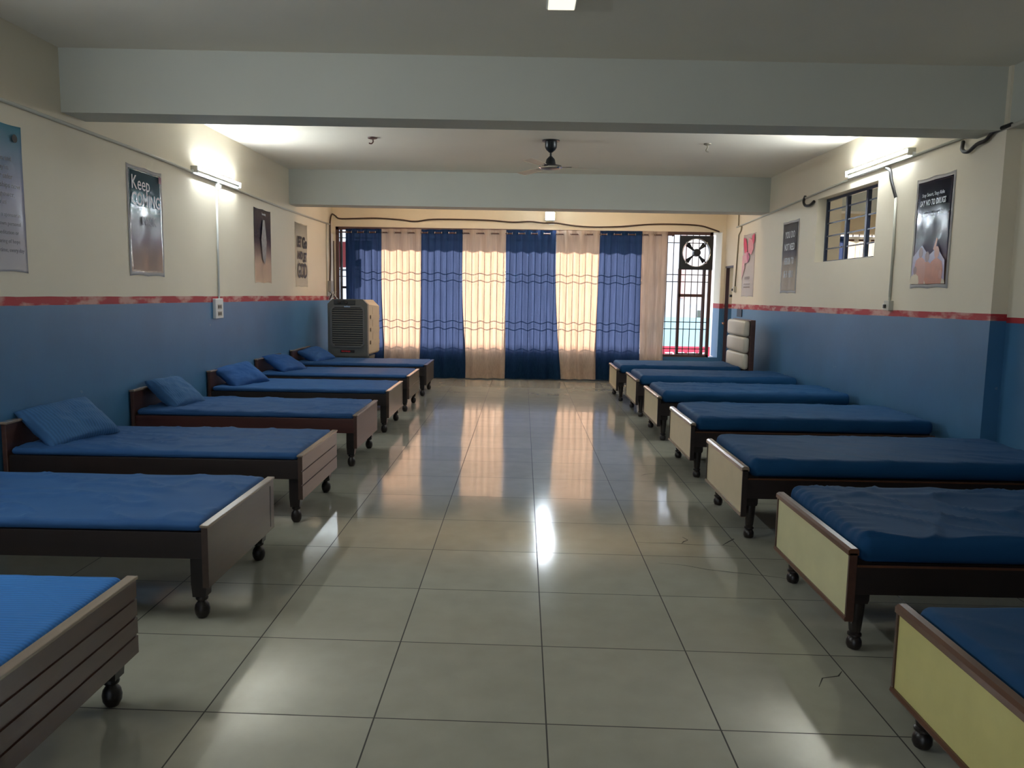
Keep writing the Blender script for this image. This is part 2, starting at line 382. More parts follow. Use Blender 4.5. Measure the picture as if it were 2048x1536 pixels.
# ------------------------------------------------------------------ beds
def leg_left(x, y, parent, top=.44):
    b = B(); h = .034
    b.box(x-h, x+h, y-h, y+h, .16, top)
    b.prism([(x-h, .16), (x+h, .16), (x+h*.86, .105), (x-h*.86, .105)], 'y', y-h*.93, y+h*.93)
    b.lathe([(.012, 0), (.022, .003), (.032, .022), (.034, .042), (.030, .062), (.020, .076), (.017, .082), (.026, .086), (.028, .094), (.022, .106)], x, y, 16)
    return b.obj('leg', M_LEG, parent, 'auto')
def leg_right(x, y, parent, top=.36):
    b = B(); h = .036
    b.prism([(x-h, top), (x+h, top), (x+h, .225), (x+h*.85, .21), (x-h*.85, .21), (x-h, .225)], 'y', y-h, y+h)
    b.lathe([(.014, 0), (.026, .004), (.032, .018), (.031, .036), (.024, .050), (.020, .054), (.029, .060), (.029, .068), (.022, .074), (.025, .085), (.031, .16), (.034, .212)], x, y, 18)
    return b.obj('leg', M_LEG, parent, 'auto')

def grooved(y0, y1, z0, z1, x_out, t, n, sgn):
    """footboard of n planks: outer face at x_out, V grooves between planks; sgn=+1 faces +x"""
    xi = x_out - sgn*t; pts = [(xi, z0), (x_out, z0)]
    for k in range(1, n):
        z = z0+(z1-z0)*k/n; pts += [(x_out, z-.005), (x_out-sgn*.006, z-.003), (x_out-sgn*.006, z+.003), (x_out, z+.005)]
    pts += [(x_out, z1), (xi, z1)]
    return B().prism(pts, 'y', y0, y1)

LEFT = {  # number: centre y, outer x of the footboard, planks, far-edge slot, footboard material, rail material
 1: (11.37, -1.335, 1, False, 'd'), 2: (9.91, -1.365, 2, False, 'l'), 3: (8.46, -1.365, 1, True, 'l'), 4: (6.86, -1.36, 1, False, 'r'),
 5: (5.24, -1.36, 3, False, 'l'), 6: (3.76, -1.36, 1, True, 'l'), 7: (2.235, -1.37, 4, False, 'r')}
ORD = {1: 'first', 2: 'second', 3: 'third', 4: 'fourth', 5: 'fifth', 6: 'sixth', 7: 'seventh'}
LOOKS = {1: 'dark wooden bed with plain dark footboard', 2: 'dark wooden bed with two-plank footboard', 3: 'dark wooden bed with pale footboard and dark end slot',
 4: 'reddish-brown wooden bed with plain footboard', 5: 'dark wooden bed with three-plank footboard', 6: 'dark wooden bed with glossy grey footboard and dark slot', 7: 'brown wooden bed with grooved plank footboard'}
HW = .455
def left_bed(n):
    cy, xf, planks, slot, kind = LEFT[n]
    root = empty('wooden_bed', (0, cy, 0))
    tag(root, f'{LOOKS[n]}, {ORD[n]} from the curtains', 'bed', 'beds with dark footboards')
    fm = {'d': M_DARK, 'l': M_DARKY, 'r': M_DARKR}[kind]
    zt = .45; zb = .165
    grooved(-HW, HW, zb, zt-.012, xf, .028, planks, 1).obj('footboard', fm, root)
    B().box(xf-.034, xf+.006, -HW-.006, HW+.006, zt-.012, zt, .003).obj('top_rail', M_LIP if kind != 'd' else M_DARKY, root)
    if slot: B().box(xf-.001, xf+.0015, HW-.062, HW-.05, zb+.02, zt-.04).obj('slot', M_TEXTD, root)
    # headboard against the wall
    hx = LX+.012
    B().box(hx, hx+.03, -HW, HW, .17, .61, .004).obj('headboard', M_DARKR, root)
    B().box(hx-.004, hx+.042, -HW-.008, HW+.008, .61, .626, .003).obj('top_rail', M_LIP, root)
    rail = M_RAILR if n == 4 else M_DARK
    for s in (-1, 1):
        B().box(hx+.03, xf-.028, s*(HW-.028)-.014, s*(HW-.028)+.014, .292, .412, .002).obj('side_rail', rail, root)
    B().box(hx+.03, xf-.03, -HW+.045, HW-.045, .392, .411).obj('bed_base', M_DARK, root)
    for s in (-1, 1):
        leg_left(xf-.064, s*(HW-.075), root); leg_left(hx+.07, s*(HW-.075), root, .42)
    return root

def wr_noise(x, y, seed, amp, kind):
    p = Vector((x*1.1+seed*7.3, y*3.2+seed*3.1, seed*1.7))
    n1 = noise.noise(p); n2 = noise.noise(Vector((x*3.1+seed, y*6.5-seed*2, seed+5)))
    r = (1-abs(noise.noise(Vector((x*1.7-seed*2, y*5+x*1.5, seed*.9+2)))*2.2))
    r = max(0, r)**6
    r2 = max(0, 1-abs(noise.noise(Vector((x*2.6+y*2.3+seed*3, y*2.6-x*1.2, seed*2.9)))*2.6))**8
    return amp*(n1*1.0+n2*.45) + amp*1.3*r + amp*1.1*r2*kind
def rounded_pad(name, x0, x1, y0, y1, z0, z1, rad, amp, seed, material, nx=96, ny=48, kind=1, gather=0):
    b = B(); nz = 4
    hx, hy, hz = (x1-x0)/2, (y1-y0)/2, (z1-z0)/2; c = Vector(((x0+x1)/2, (y0+y1)/2, (z0+z1)/2))
    def mp(u, v, w):                   # u,v,w in -1..1 on the cube surface
        p = Vector((u*hx, v*hy, w*hz)); rz = min(rad, hz*.98)
        q = Vector((max(-hx+rad, min(hx-rad, p.x)), max(-hy+rad, min(hy-rad, p.y)), max(-hz+rz, min(hz-rz, p.z))))
        d = p-q
        if d.length > 1e-9:
            e = Vector((d.x/rad, d.y/rad, d.z/rz)); e.normalize(); p = q+Vector((e.x*rad, e.y*rad, e.z*rz))
        k = max(0, w) if w < 1 else 1
        topness = max(0, (p.z+hz)/(2*hz))
        edge = min(1, min(hx-abs(p.x), hy-abs(p.y))/.05)
        p.z += topness*wr_noise(p.x, p.y, seed, amp, kind)*(.35+.65*max(0, edge))
        if gather and abs(p.x-(-hx if gather < 0 else hx)) < .16:
            t = 1-abs(p.x-(-hx if gather < 0 else hx))/.16
            p.z += .007*t*math.sin(p.y*95+2*noise.noise(Vector((p.y*6, 0, seed)))*3)*topness
        if w < .9 and abs(v) > .99:
            p.y += (1 if v > 0 else -1)*.004*noise.noise(Vector((p.x*4, p.z*9, seed)))*4*.5
        return c+p
    def face(f, nu, nv): b.grid(lambda i, j: f(2*i-1, 2*j-1), nu, nv)
    face(lambda a, e: mp(a, e, 1), nx, ny); face(lambda a, e: mp(a, e, -1), 8, 4)
    bm = b.bm
    bm.free(); b.bm = bmesh.new()
    # graded spacing keeps the rounded border smooth
    def grade(n, h):
        e = max(.02, rad/h); out = [-1+e*(i/5.0) for i in range(5)]
        m = n-10; out += [-1+e+(2-2*e)*i/m for i in range(m+1)]; out += [1-e+e*(i/5.0) for i in range(1, 6)]
        return out
    U = grade(nx, hx); Vv = grade(ny, hy)
    Wl = [-1, -.6, -.2, .2, .6, 1]
    cache = {}
    def vert(u, v, w):
        k = (round(u, 6), round(v, 6), round(w, 6))
        if k not in cache: cache[k] = b.bm.verts.new(mp(u, v, w))
        return cache[k]
    def quad(*a):
        try: b.bm.faces.new(a)
        except ValueError: pass
    for w in (-1, 1):
        for i in range(len(U)-1):
            for j in range(len(Vv)-1): quad(vert(U[i], Vv[j], w), vert(U[i+1], Vv[j], w), vert(U[i+1], Vv[j+1], w), vert(U[i], Vv[j+1], w))
    for k in range(len(Wl)-1):
        for v in (-1, 1):
            for i in range(len(U)-1): quad(vert(U[i], v, Wl[k]), vert(U[i+1], v, Wl[k]), vert(U[i+1], v, Wl[k+1]), vert(U[i], v, Wl[k+1]))
        for u in (-1, 1):
            for j in range(len(Vv)-1): quad(vert(u, Vv[j], Wl[k]), vert(u, Vv[j+1], Wl[k]), vert(u, Vv[j+1], Wl[k+1]), vert(u, Vv[j], Wl[k+1]))
    return b.obj(name, material, None, True)

SHEETS = {1: 'flat dull blue sheet', 2: 'smooth slate-blue sheet', 3: 'smooth blue sheet', 4: 'creased blue sheet', 5: 'creased bright blue sheet', 6: 'wrinkled glossy blue sheet', 7: 'finely striped light blue sheet'}
for n in range(1, 8):
    left_bed(n)
    cy, xf = LEFT[n][0], LEFT[n][1]
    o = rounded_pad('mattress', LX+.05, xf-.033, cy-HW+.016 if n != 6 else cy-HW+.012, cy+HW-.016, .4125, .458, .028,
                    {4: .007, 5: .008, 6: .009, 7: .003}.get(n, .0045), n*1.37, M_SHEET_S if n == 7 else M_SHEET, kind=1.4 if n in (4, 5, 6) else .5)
    tag(o, f'thin mattress in {SHEETS[n]} on the {ORD[n]} dark-footboard bed from the curtains', 'mattress', 'mattresses on the dark-footboard beds')

def pillow(n, loc, rot, w=.62, d=.40, h=.13, material=None, seed=0):
    w *= .86; d *= .86; loc = (loc[0]-.02, loc[1]+.01, loc[2]-.012)
    b = B(); nu, nv = 40, 28
    def f(sgn):
        def g(i, j):
            u, v = 2*i-1, 2*j-1
            e = (1-abs(u)**3.0)*(1-abs(v)**3.0); t = max(0, e)**.42
            pin = 1-.07*(1-abs(v)**2)*abs(u)**6; pin2 = 1-.09*(1-abs(u)**2)*abs(v)**6
            z = sgn*h/2*t + .010*noise.noise(Vector((u*2.2+seed, v*2.8, sgn+seed)))*(.3+t) + .007*max(0, 1-abs(noise.noise(Vector((u*3+seed, v*5, seed)))*3))*t
            return Vector((v*d/2*pin2, u*w/2*pin, z))
        return g
    for s in (1, -1): b.grid(f(s), nu, nv)
    bmesh.ops.remove_doubles(b.bm, verts=b.bm.verts, dist=.0012)
    o = b.obj('pillow', material or M_PIL2, None, True, loc); o.rotation_euler = rot
    return o
R_ = math.radians
PILL = {5: ((-3.02, 5.16, .575), (R_(4), R_(38), R_(-14)), .66, .44, .15, M_PIL, 'striped blue pillow with an upright dark corner leaning on the headboard of the three-plank-footboard bed'),
 4: ((-3.02, 6.80, .565), (R_(-3), R_(40), R_(-8)), .60, .42, .15, M_PIL, 'blue pillow with pale striped edge on the fourth dark-footboard bed from the curtains'),
 3: ((-3.00, 8.36, .555), (R_(6), R_(34), R_(-18)), .62, .42, .14, M_PIL2, 'deep blue pillow leaning on the headboard of the third dark-footboard bed'),
 2: ((-2.98, 9.86, .545), (R_(-4), R_(28), R_(-20)), .62, .44, .14, M_PIL2, 'slumped navy pillow on the second dark-footboard bed from the curtains'),
 1: ((-2.98, 11.35, .54), (R_(5), R_(24), R_(-16)), .60, .42, .13, M_PIL2, 'crumpled dull blue pillow on the bed in front of the air cooler')}
for n, (loc, rot, w, d, h, m_, lab) in PILL.items():
    tag(pillow(n, loc, rot, w, d, h, m_, n*2.1), lab, 'pillow', 'pillows on the dark-footboard beds')

RIGHT = {1: (11.21, 1.31, 'c'), 2: (9.85, 1.385, 'c'), 3: (8.32, 1.385, 'c'), 4: (6.70, 1.375, 'c'), 5: (5.10, 1.345, 'c'), 6: (3.585, 1.36, 'y'), 7: (2.09, 1.28, 'y')}
LOOKR = {1: 'bed with small cream footboard and tall padded headboard', 2: 'wooden bed with cream footboard', 3: 'wooden bed with cream footboard', 4: 'wooden bed with tan cream footboard',
 5: 'wooden bed with cream footboard edged in pale trim', 6: 'wooden bed with pale yellow footboard framed in brown', 7: 'wooden bed with bright yellow footboard and thick brown top edge'}
for n, (cy, xf, kind) in RIGHT.items():
    root = empty('panel_bed', (0, cy, 0))
    tag(root, f'{LOOKR[n]}, {ORD[n]} from the curtains' + (' in its row' if n < 6 else ''), 'bed', 'beds with cream or yellow footboards')
    pm = (M_YEL if n == 7 else M_YELP) if kind == 'y' else M_CRM
    tm = M_TRIM if kind == 'y' else M_LIP
    zb, zt = .150, .462; xe = 3.33
    if n == 1: xe = 3.06
    B().box(xf+.004, xf+.024, -HW+.004, HW-.004, zb+.012, zt-.02).obj('footboard', pm, root)
    B().prism([(xf-.008, zt-.028), (xf-.008, zt-.008), (xf+.004, zt), (xf+.030, zt), (xf+.036, zt-.010), (xf+.036, zt-.028)], 'y', -HW-.006, HW+.006).obj('top_rail', tm, root)
    B().prism([(xf-.004, zb), (xf-.008, zb+.008), (xf-.004, zb+.020), (xf+.03, zb+.020), (xf+.03, zb)], 'y', -HW-.004, HW+.004).obj('bottom_rail', tm, root)
    for s in (-1, 1):
        B().box(xf-.002, xf+.03, s*HW-.006, s*HW+.006, zb+.004, zt-.02).obj('edge_trim', M_DARKR if kind == 'y' else M_DARK, root)
        B().box(xf+.03, xf+.10, s*(HW-.034)-.03, s*(HW-.034)+.03, .10 + .05, .40, .003).obj('corner_post', M_LEG, root) if False else None
        leg_right(xf+.075, s*(HW-.075), root, .40); leg_right(xe-.06, s*(HW-.075), root, .40)
        B().box(xf+.03, xe, s*(HW-.022)-.016, s*(HW-.022)+.016, .262, .385, .002).obj('side_rail', M_DARK, root)
        B().box(xf+.034, xe, s*(HW-.004)-.004, s*(HW-.004)+.004, .381, .390).obj('rail_edge', M_TRIM if n in (4, 5, 6, 7) else M_DARK, root)
    B().box(xf+.03, xe, -HW+.04, HW-.04, .340, .388).obj('bed_base', M_DARK, root)
    if n == 1:
        hb = B(); hb.box(3.115, 3.18, -.47, .47, .30, 1.155, .006); hb.obj('headboard', M_DARKR, root)
        z = .47
        for k in range(3):
            b = B(); b.box(3.03, 3.115, -.455, .455, z+.003, z+.222, .035); b.obj('headboard_cushion', M_HB, root, True); z += .226
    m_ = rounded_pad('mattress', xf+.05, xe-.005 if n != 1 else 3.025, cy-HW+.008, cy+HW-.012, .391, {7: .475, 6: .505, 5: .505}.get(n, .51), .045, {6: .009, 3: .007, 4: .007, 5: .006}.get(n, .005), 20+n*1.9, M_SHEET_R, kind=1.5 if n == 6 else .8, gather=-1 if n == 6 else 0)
    tag(m_, {1: 'blue-covered mattress beside the padded cream headboard', 2: 'navy-covered mattress on the second cream-footboard bed from the curtains', 3: 'navy-covered mattress with slumping far corner on the third cream-footboard bed',
        4: 'navy-covered mattress on the fourth cream-footboard bed, level with the high window', 5: 'navy-covered mattress on the fifth cream-footboard bed from the curtains', 6: 'wrinkled blue-covered mattress with gathered edge on the pale yellow-footboard bed',
        7: 'thin blue-covered mattress on the bright yellow-footboard bed'}[n], 'mattress', 'mattresses on the cream-footboard beds')

# ------------------------------------------------------------------ window, grille, curtains
win = struct(empty('window_1'))
fr = B()
for (a, b, z0, z1) in ((-3.21, 3.21, WT-.05, WT), (-3.21, -3.16, WB, WT), (3.16, 3.21, WB, WT), (-3.21, 3.21, WB, WB+.04)):
    fr.box(a, b, FY+.015, FY+.075, z0, z1)
fr.obj('window_frame', M_FRAME, win)
gr = B(); x = -3.12; k = 0
while x < 3.16:
    gr.box(x-.006, x+.006, FY+.02, FY+.032, WB, WT-.03); x += .107
for z in (2.36, 1.825, 1.705, 1.02, .90, .56): gr.box(-3.2, 3.2, FY+.030, FY+.036, z-.007, z+.007)
gr.obj('grille', M_IRON, win)
sh = B()   # casement frame at the uncurtained end
for (a, b, z0, z1) in ((2.66, 2.71, WB, 1.93), (3.08, 3.13, WB, 1.93), (2.66, 3.13, 1.45, 1.50), (2.66, 3.13, WB, WB+.06)):
    sh.box(a, b, FY+.10, FY+.15, z0, z1)
sh.obj('casement_frame', mat('casement', (.16, .07, .055, 1), .5), win)
cas = B()
for (a, b, z0, z1) in ((-3.16, -3.12, WB, WT), (-3.0, -2.96, WB, WT), (-3.16, -2.98, 1.50, 1.54), (-3.16, -2.98, 1.80, 1.815)): cas.box(a, b, FY+.10, FY+.14, z0, z1)
cas.obj('casement_frame', M_IRON, win)

ROD = lambda x: 2.465+.006*x
rod = B(); rod.tube([(-3.14, FY-.075, ROD(-3.14)), (3.0*0+2.50, FY-.075, ROD(2.5))], .012, 10)
for e, s in ((-3.15, -1), (2.51, 1)): rod.lathe([(.012, 0), (.022, .004), (.022, .03), (.010, .04)], FY-.075, ROD(e), 12, 'x', e-.02)
tag(rod.obj('curtain_rod', M_FRAME, None, 'auto'), 'dark brown curtain rod carrying all the panels above the window', 'curtain rod')
PAN = [(-3.02, -2.41, 'b', -3.0, -2.37), (-2.42, -1.735, 'c', -2.39, -1.75), (-1.745, -1.035, 'b', -1.79, -.98), (-1.045, -.300, 'c', -1.0, -.29),
       (-.305, .545, 'b', -.31, .66), (.545, 1.285, 'c', .64, 1.25), (1.275, 1.995, 'b', 1.21, 2.02), (1.985, 2.425, 'c', 2.0, 2.42)]
CLAB = ['navy curtain panel at the window edge above the air cooler', 'beige curtain panel next to the air cooler', 'navy curtain panel between the first and second beige panels counted from the cooler', 'beige curtain panel beside the middle navy one on the cooler side',
        'wide navy curtain panel in the middle, under the floodlight', 'beige curtain panel beside the middle navy one on the exhaust fan side', 'navy curtain panel next to the narrow orange-lit beige panel', 'narrow orange-lit beige curtain panel beside the exhaust fan']
for i, (a, b_, kind, fa, fb) in enumerate(PAN):
    w = b_-a; folds = max(2, round(w/.235)); seed = i*3.7+1; root = None
    nu, nv = folds*22, 46
    def f(u, v, a=a, b_=b_, fa=fa, fb=fb, folds=folds, seed=seed):
        z = 2.525+.006*(a+u*(b_-a)) - v*2.505*1.0; t = v
        s = t*t*(3-2*t); wx0 = a+(fa-a)*s**2; wx1 = b_+(fb-b_)*s**2
        pinch = 1-.01*math.sin(math.pi*t)
        x = (wx0+wx1)/2+(u-.5)*(wx1-wx0)*pinch + .012*noise.noise(Vector((u*5, t*2, seed)))*t*3
        ph = u*folds*2*math.pi + .9*noise.noise(Vector((u*2.5+seed, t*1.2, seed)))*min(1, t*3)
        am = .038*(1-.15*t) + .012*noise.noise(Vector((u*6+seed, t*1.5, 3)))*t
        y = FY-.075 + am*math.sin(ph) - .13*max(0, (t-.72)/.28)**2 - .02*t
        if t > .96: z = max(.004, z)
        return (x, y, max(.004, z))
    if i == 0: pass
    o = B().grid(f, nu, nv).obj('curtain', M_CB if kind == 'b' else M_CC, None, True)
    tag(o, CLAB[i], 'curtain', 'navy curtain panels' if kind == 'b' else 'beige curtain panels')
    for k in range(folds*2):
        u = (k+.5*1.0)/(folds*2)
        xx = a+(k/ (folds*2.0)+.5/(folds*2.0)*0)*(b_-a) + .004
        if k == 0: xx += .02
        rg = B()
        for j in range(16):
            pass
        ring = []
        n1, n2, R1, R2 = 14, 6, .026, .004
        vs = [[rg.bm.verts.new((xx+R2*math.sin(2*math.pi*q/n2), FY-.075+(R1+R2*math.cos(2*math.pi*q/n2))*math.cos(2*math.pi*p/n1), ROD(xx)+(R1+R2*math.cos(2*math.pi*q/n2))*math.sin(2*math.pi*p/n1))) for q in range(n2)] for p in range(n1)]
        for p in range(n1):
            for q in range(n2): rg.bm.faces.new((vs[p][q], vs[(p+1) % n1][q], vs[(p+1) % n1][(q+1) % n2], vs[p][(q+1) % n2]))
        rg.obj('eyelet', M_CHROME, o, True)
# next room window curtains
gr2 = B(); x = 4.28
while x < 7.4: gr2.box(x-.006, x+.006, FY+.02, FY+.032, WB, WT); x += .107
w2 = struct(empty('window_2')); gr2.obj('grille', M_IRON, w2)
rd2 = B().tube([(4.0, FY-.075, 2.44), (7.5, FY-.075, 2.44)], .018, 10).obj('curtain_rod', M_FRAME)
tag(rd2, 'dark curtain rod seen through the high barred window', 'curtain rod')
P2 = [(4.75, 5.40, 'b'), (5.41, 6.05, 'c'), (6.06, 6.7, 'c')]
for i, (a, b_, kind) in enumerate(P2):
    def f(u, v, a=a, b_=b_, i=i):
        ph = u*3*2*math.pi+.6*noise.noise(Vector((u*2+i, v, i+9)))
        return (a+u*(b_-a), FY-.075+.04*math.sin(ph), 2.50-v*2.48)
    o = B().grid(f, 50, 12).obj('curtain', M_CN if kind == 'c' else M_CB, None, True)
    tag(o, ['navy curtain panel of the next room, beside the pier behind the barred window', 'cream curtain panel of the next room, beside the navy one behind the barred window', 'cream curtain panel of the next room, away from the pier behind the barred window'][i], 'curtain', 'curtains of the next room')

# high window in the side wall
hw = struct(empty('window_3')); fx = RX+.105
h = B()
h.box(fx, fx+.03, WY0, WY1, WZ1-.03, WZ1); h.box(fx, fx+.03, WY0, WY1, WZ0, WZ0+.02)
for y in (WY0, WY1-.035): h.box(fx, fx+.03, y, y+.035, WZ0, WZ1)
h.obj('window_frame', M_NAVYFR, hw)
for y in (8.265, 8.775):
    B().box(fx-.004, fx+.034, y-.022, y+.022, WZ0+.02, WZ1-.03).obj('mullion', M_NAVYFR, hw)
for k in range(1, 5):
    z = WZ0+(WZ1-WZ0)*k/5+.01
    B().box(fx+.008, fx+.016, WY0+.03, WY1-.03, z-.008, z+.008).obj('grille_bar', M_NAVYFR, hw)

# doorway at the far end
dr = struct(empty('door_1'))
B().box(RX+.02, RX+.075, DY1-.02, DY1+.035, 0, DZ).obj('door_frame', mat('door_frame_brown', (.045, .018, .025, 1), .45), dr)
B().box(RX+.005, RX+.06, DY0-.002, DY1+.035, DZ-.03, DZ+.004).obj('door_head', MATS['door_frame_brown'], dr)
B().tube([(RX+.015, DY1-.02, 1.02), (RX-.02, DY1-.06, 1.02), (RX-.02, DY1-.13, 1.00)], .012, 8).obj('door_handle', mat('rust', (.35, .12, .05, 1), .5), dr)
B().box(RX-.03, RX+.01, DY0+.02, DY0+.06, 1.46, 1.50).obj('door_latch', M_BLACK, dr)

# ------------------------------------------------------------------ outside
M_FAC = mat('facade_white', (.78, .70, .68, 1), .8, noise_amt=.08, noise_scale=2)
M_FACG = mat('facade_grey', (.60, .62, .68, 1), .8, noise_amt=.08, noise_scale=2)
fb_ = empty('street_building', (0, 20, 0)); tag(fb_, 'pale building across the street, seen past the window bars', 'building')
B().box(-14, 4.05, 0, 2, -.6, 3.3).obj('wall', M_FACG, fb_)
B().box(4.05, 18, 0, 2, -.6, 3.3).obj('wall', M_FAC, fb_)
B().box(1.98, 4.1, 0.5, 2, 3.3, 8.5).obj('sun_block', M_FACG, fb_)  # added tall block, out of view, keeps sun off the uncurtained window end
B().box(-5.2, -2.80, 0.5, 2, 3.3, 8.5).obj('sun_block', M_FACG, fb_)  # added tall block, out of view, stops sun through the cooler-side gap
B().box(3.98, 4.08, -.08, 0, 1.4, 3.3).obj('pilaster', mat('facade_pink', (.72, .45, .42, 1), .8), fb_)
dw = B().box(4.12, 4.62, -.05, 0, -.5, 1.25).obj('doorway', M_FACG, fb_)
B().box(4.20, 4.40, -.08, -.04, -.5, 1.15).obj('door_leaf', M_WHITE, fb_)
B().box(4.42, 4.56, -.07, -.04, .0, 1.1).obj('window_pane', mat('far_glass', (.10, .13, .12, 1), .2), fb_)
bn = empty('shop_banner', (0, 19.85, 0)); tag(bn, 'cyan and red shop banner with white lettering below the building windows', 'banner')
B().box(3.2, 4.75, 0, .02, .19, .92).obj('cyan_field', mat('banner_cyan', (.42, .66, .74, 1), .6), bn)
B().box(3.2, 4.75, 0, .02, -.60, .19).obj('red_field', mat('banner_red', (.72, .05, .10, 1), .6), bn)
for k in range(4):
    bx_ = 3.62+.28*k
    B().tube(catmull([(bx_, -.02, .02), (bx_+.10, -.02, .02), (bx_+.20, -.02, .02), (bx_+.20, -.02, -.10), (bx_+.08, -.02, -.12), (bx_+.03, -.02, -.24), (bx_+.14, -.02, -.32), (bx_+.22, -.02, -.26)], 5), .022, 6).obj('lettering', M_WHITE, bn, True)
sg = empty('sign_board', (0, 14.3, 0)); tag(sg, 'dark sign board with a red edge hanging outside behind the cooler curtain', 'sign')
B().box(-3.45, -3.22, 0, .04, 1.88, 2.34).obj('red_field', mat('sign_red', (.22, .02, .03, 1), .6), sg)
B().box(-3.22, -2.76, .0, .04, 1.90, 2.36).obj('dark_field', mat('sign_dark', (.02, .03, .03, 1), .7), sg)
for sx in (-3.3, -2.85): B().box(sx-.012, sx+.012, .01, .03, 2.33, 2.56).obj('hanger', M_IRON, sg)
struct(B().box(-14, 18, 13.75, 30, -.8, -.6).obj('street_ground', mat('street', (.30, .29, .28, 1), .9)))
struct(B().box(LX-.3, 3.9, 13.75, 14.40, 2.56, 2.66).obj('roof_overhang', M_CEIL))

# ------------------------------------------------------------------ exhaust fan
ef = empty('exhaust_fan', (2.925, FY-.02, 2.195)); tag(ef, 'black square exhaust fan with round opening at the top of the window', 'exhaust fan')
b = B(); ns = 32; Ro = .235; hs = .285
sq = []; ci = []
for k in range(ns):
    t = 2*math.pi*k/ns; c_, s_ = math.cos(t), math.sin(t); m_ = max(abs(c_), abs(s_)); sq.append((c_/m_*hs, s_/m_*hs)); ci.append((c_*Ro, s_*Ro))
for (y0) in (0,):
    A1 = [b.bm.verts.new((p[0], 0, p[1])) for p in sq]; A2 = [b.bm.verts.new((p[0], 0, p[1])) for p in ci]
    B1 = [b.bm.verts.new((p[0], .03, p[1])) for p in sq]; B2 = [b.bm.verts.new((p[0], .10, p[1])) for p in ci]
    for k in range(ns):
        j = (k+1) % ns
        b.bm.faces.new((A1[k], A1[j], A2[j], A2[k])); b.bm.faces.new((B1[k], B1[j], B2[j], B2[k])); b.bm.faces.new((A1[k], A1[j], B1[j], B1[k])); b.bm.faces.new((A2[k], A2[j], B2[j], B2[k]))
b.obj('mounting_plate', M_FANB, ef)
rg = B(); pts = [(Ro*math.cos(2*math.pi*k/40), -.008, Ro*math.sin(2*math.pi*k/40)) for k in range(41)]
rg.tube(pts, .009, 6).obj('outer_ring', M_CHROME, ef, True)
B().lathe([(.03, -.09), (.058, -.085), (.066, -.05), (.066, .02), (.05, .03)], 0, 0, 20, 'y', 0).obj('motor', M_FANB, ef, 'auto')
for k in range(4):
    t = math.pi/4+k*math.pi/2
    B().tube([(.055*math.cos(t), -.03, .055*math.sin(t)), (Ro*math.cos(t), -.012, Ro*math.sin(t))], .009, 6).obj('strut', M_FANB, ef)
    B().box(Ro*math.cos(t)-.018, Ro*math.cos(t)+.018, -.016, 0, Ro*math.sin(t)-.012, Ro*math.sin(t)+.012, .003).obj('clip', M_CHROME, ef)
for k in range(4):
    t0 = k*math.pi/2+.78; bl = B()
    def f(u, v, t0=t0):
        r = .06+.15*u; t = t0+(v-.5)*(.30+.12*u); return (r*math.cos(t), .045+.03*(v-.5), r*math.sin(t))
    bl.grid(f, 6, 5); bmesh.ops.solidify(bl.bm, geom=bl.bm.faces[:], thickness=.003); bl.obj('fan_blade', M_DGREY, ef, True)

# ------------------------------------------------------------------ ceiling fan and ceiling hooks
cf = empty('ceiling_fan', (.275, 8.73, CZ)); tag(cf, 'black ceiling fan with tan blades hanging between the two beams', 'ceiling fan')
B().lathe([(.095, 0), (.095, -.010), (.066, -.016), (.064, -.075), (.050, -.10), (.022, -.125), (.014, -.13)], 0, 0, 24).obj('canopy', M_FANB, cf, 'auto')
B().lathe([(.011, -.10), (.011, -.20)], 0, 0, 12).obj('down_rod', M_FANB, cf, 'auto')
B().lathe([(.012, -.165), (.024, -.175), (.046, -.20), (.056, -.245), (.064, -.262), (.064, -.27)], 0, 0, 24).obj('lower_cup', M_FANB, cf, 'auto')
B().lathe([(.05, -.258), (.088, -.262), (.122, -.272), (.125, -.285), (.095, -.300), (.03, -.308)], 0, 0, 32).obj('motor', M_FANB, cf, 'auto')
B().lathe([(.126, -.282), (.128, -.287), (.108, -.298), (.106, -.296)], 0, 0, 32).obj('trim_ring', M_CHROME, cf, 'auto')
for k in range(3):
    t = R_(4)+k*2*math.pi/3
    bl = B()
    def f(u, v, t=t):
        r = .17+.42*u; w = (.055+.045*math.sin(math.pi*min(1, u*1.15)*.5)); y = (v-.5)*2*w*.62; z = -.283+.18*(v-.5)*.12-.006*u
        return (r*math.cos(t)-y*math.sin(t), r*math.sin(t)+y*math.cos(t), z)
    bl.grid(f, 14, 5); bmesh.ops.solidify(bl.bm, geom=bl.bm.faces[:], thickness=.003)
    bo = bl.obj('fan_blade', M_BLADE, cf, True)
    ir = B(); d = Vector((math.cos(t), math.sin(t), 0)); q = Vector((-d.y, d.x, 0))
    c1 = d*.10; c2 = d*.23
    vs = [ir.bm.verts.new(c1+q*.02+Vector((0, 0, -.281))), ir.bm.verts.new(c1-q*.02+Vector((0, 0, -.281))), ir.bm.verts.new(c2-q*.035+Vector((0, 0, -.279))), ir.bm.verts.new(c2+q*.035+Vector((0, 0, -.279)))]
    ir.bm.faces.new(vs); bmesh.ops.solidify(ir.bm, geom=ir.bm.faces[:], thickness=.004); ir.obj('blade_bracket', M_FANB, cf)
hk = B(); hk.lathe([(.052, 0), (.050, -.012), (.02, -.02)], -1.657, 8.70, 18, 'z', CZ); hk.tube(catmull([(-1.655, 8.70, CZ-.01), (-1.650, 8.70, CZ-.045), (-1.668, 8.70, CZ-.065), (-1.695, 8.70, CZ-.06)]), .007, 8)
tag(hk.obj('ceiling_hook', M_FRAME, None, 'auto'), 'rusty dark fan hook with round plate on the ceiling above the dark-footboard beds', 'ceiling hook', 'empty fan hooks on the ceiling')
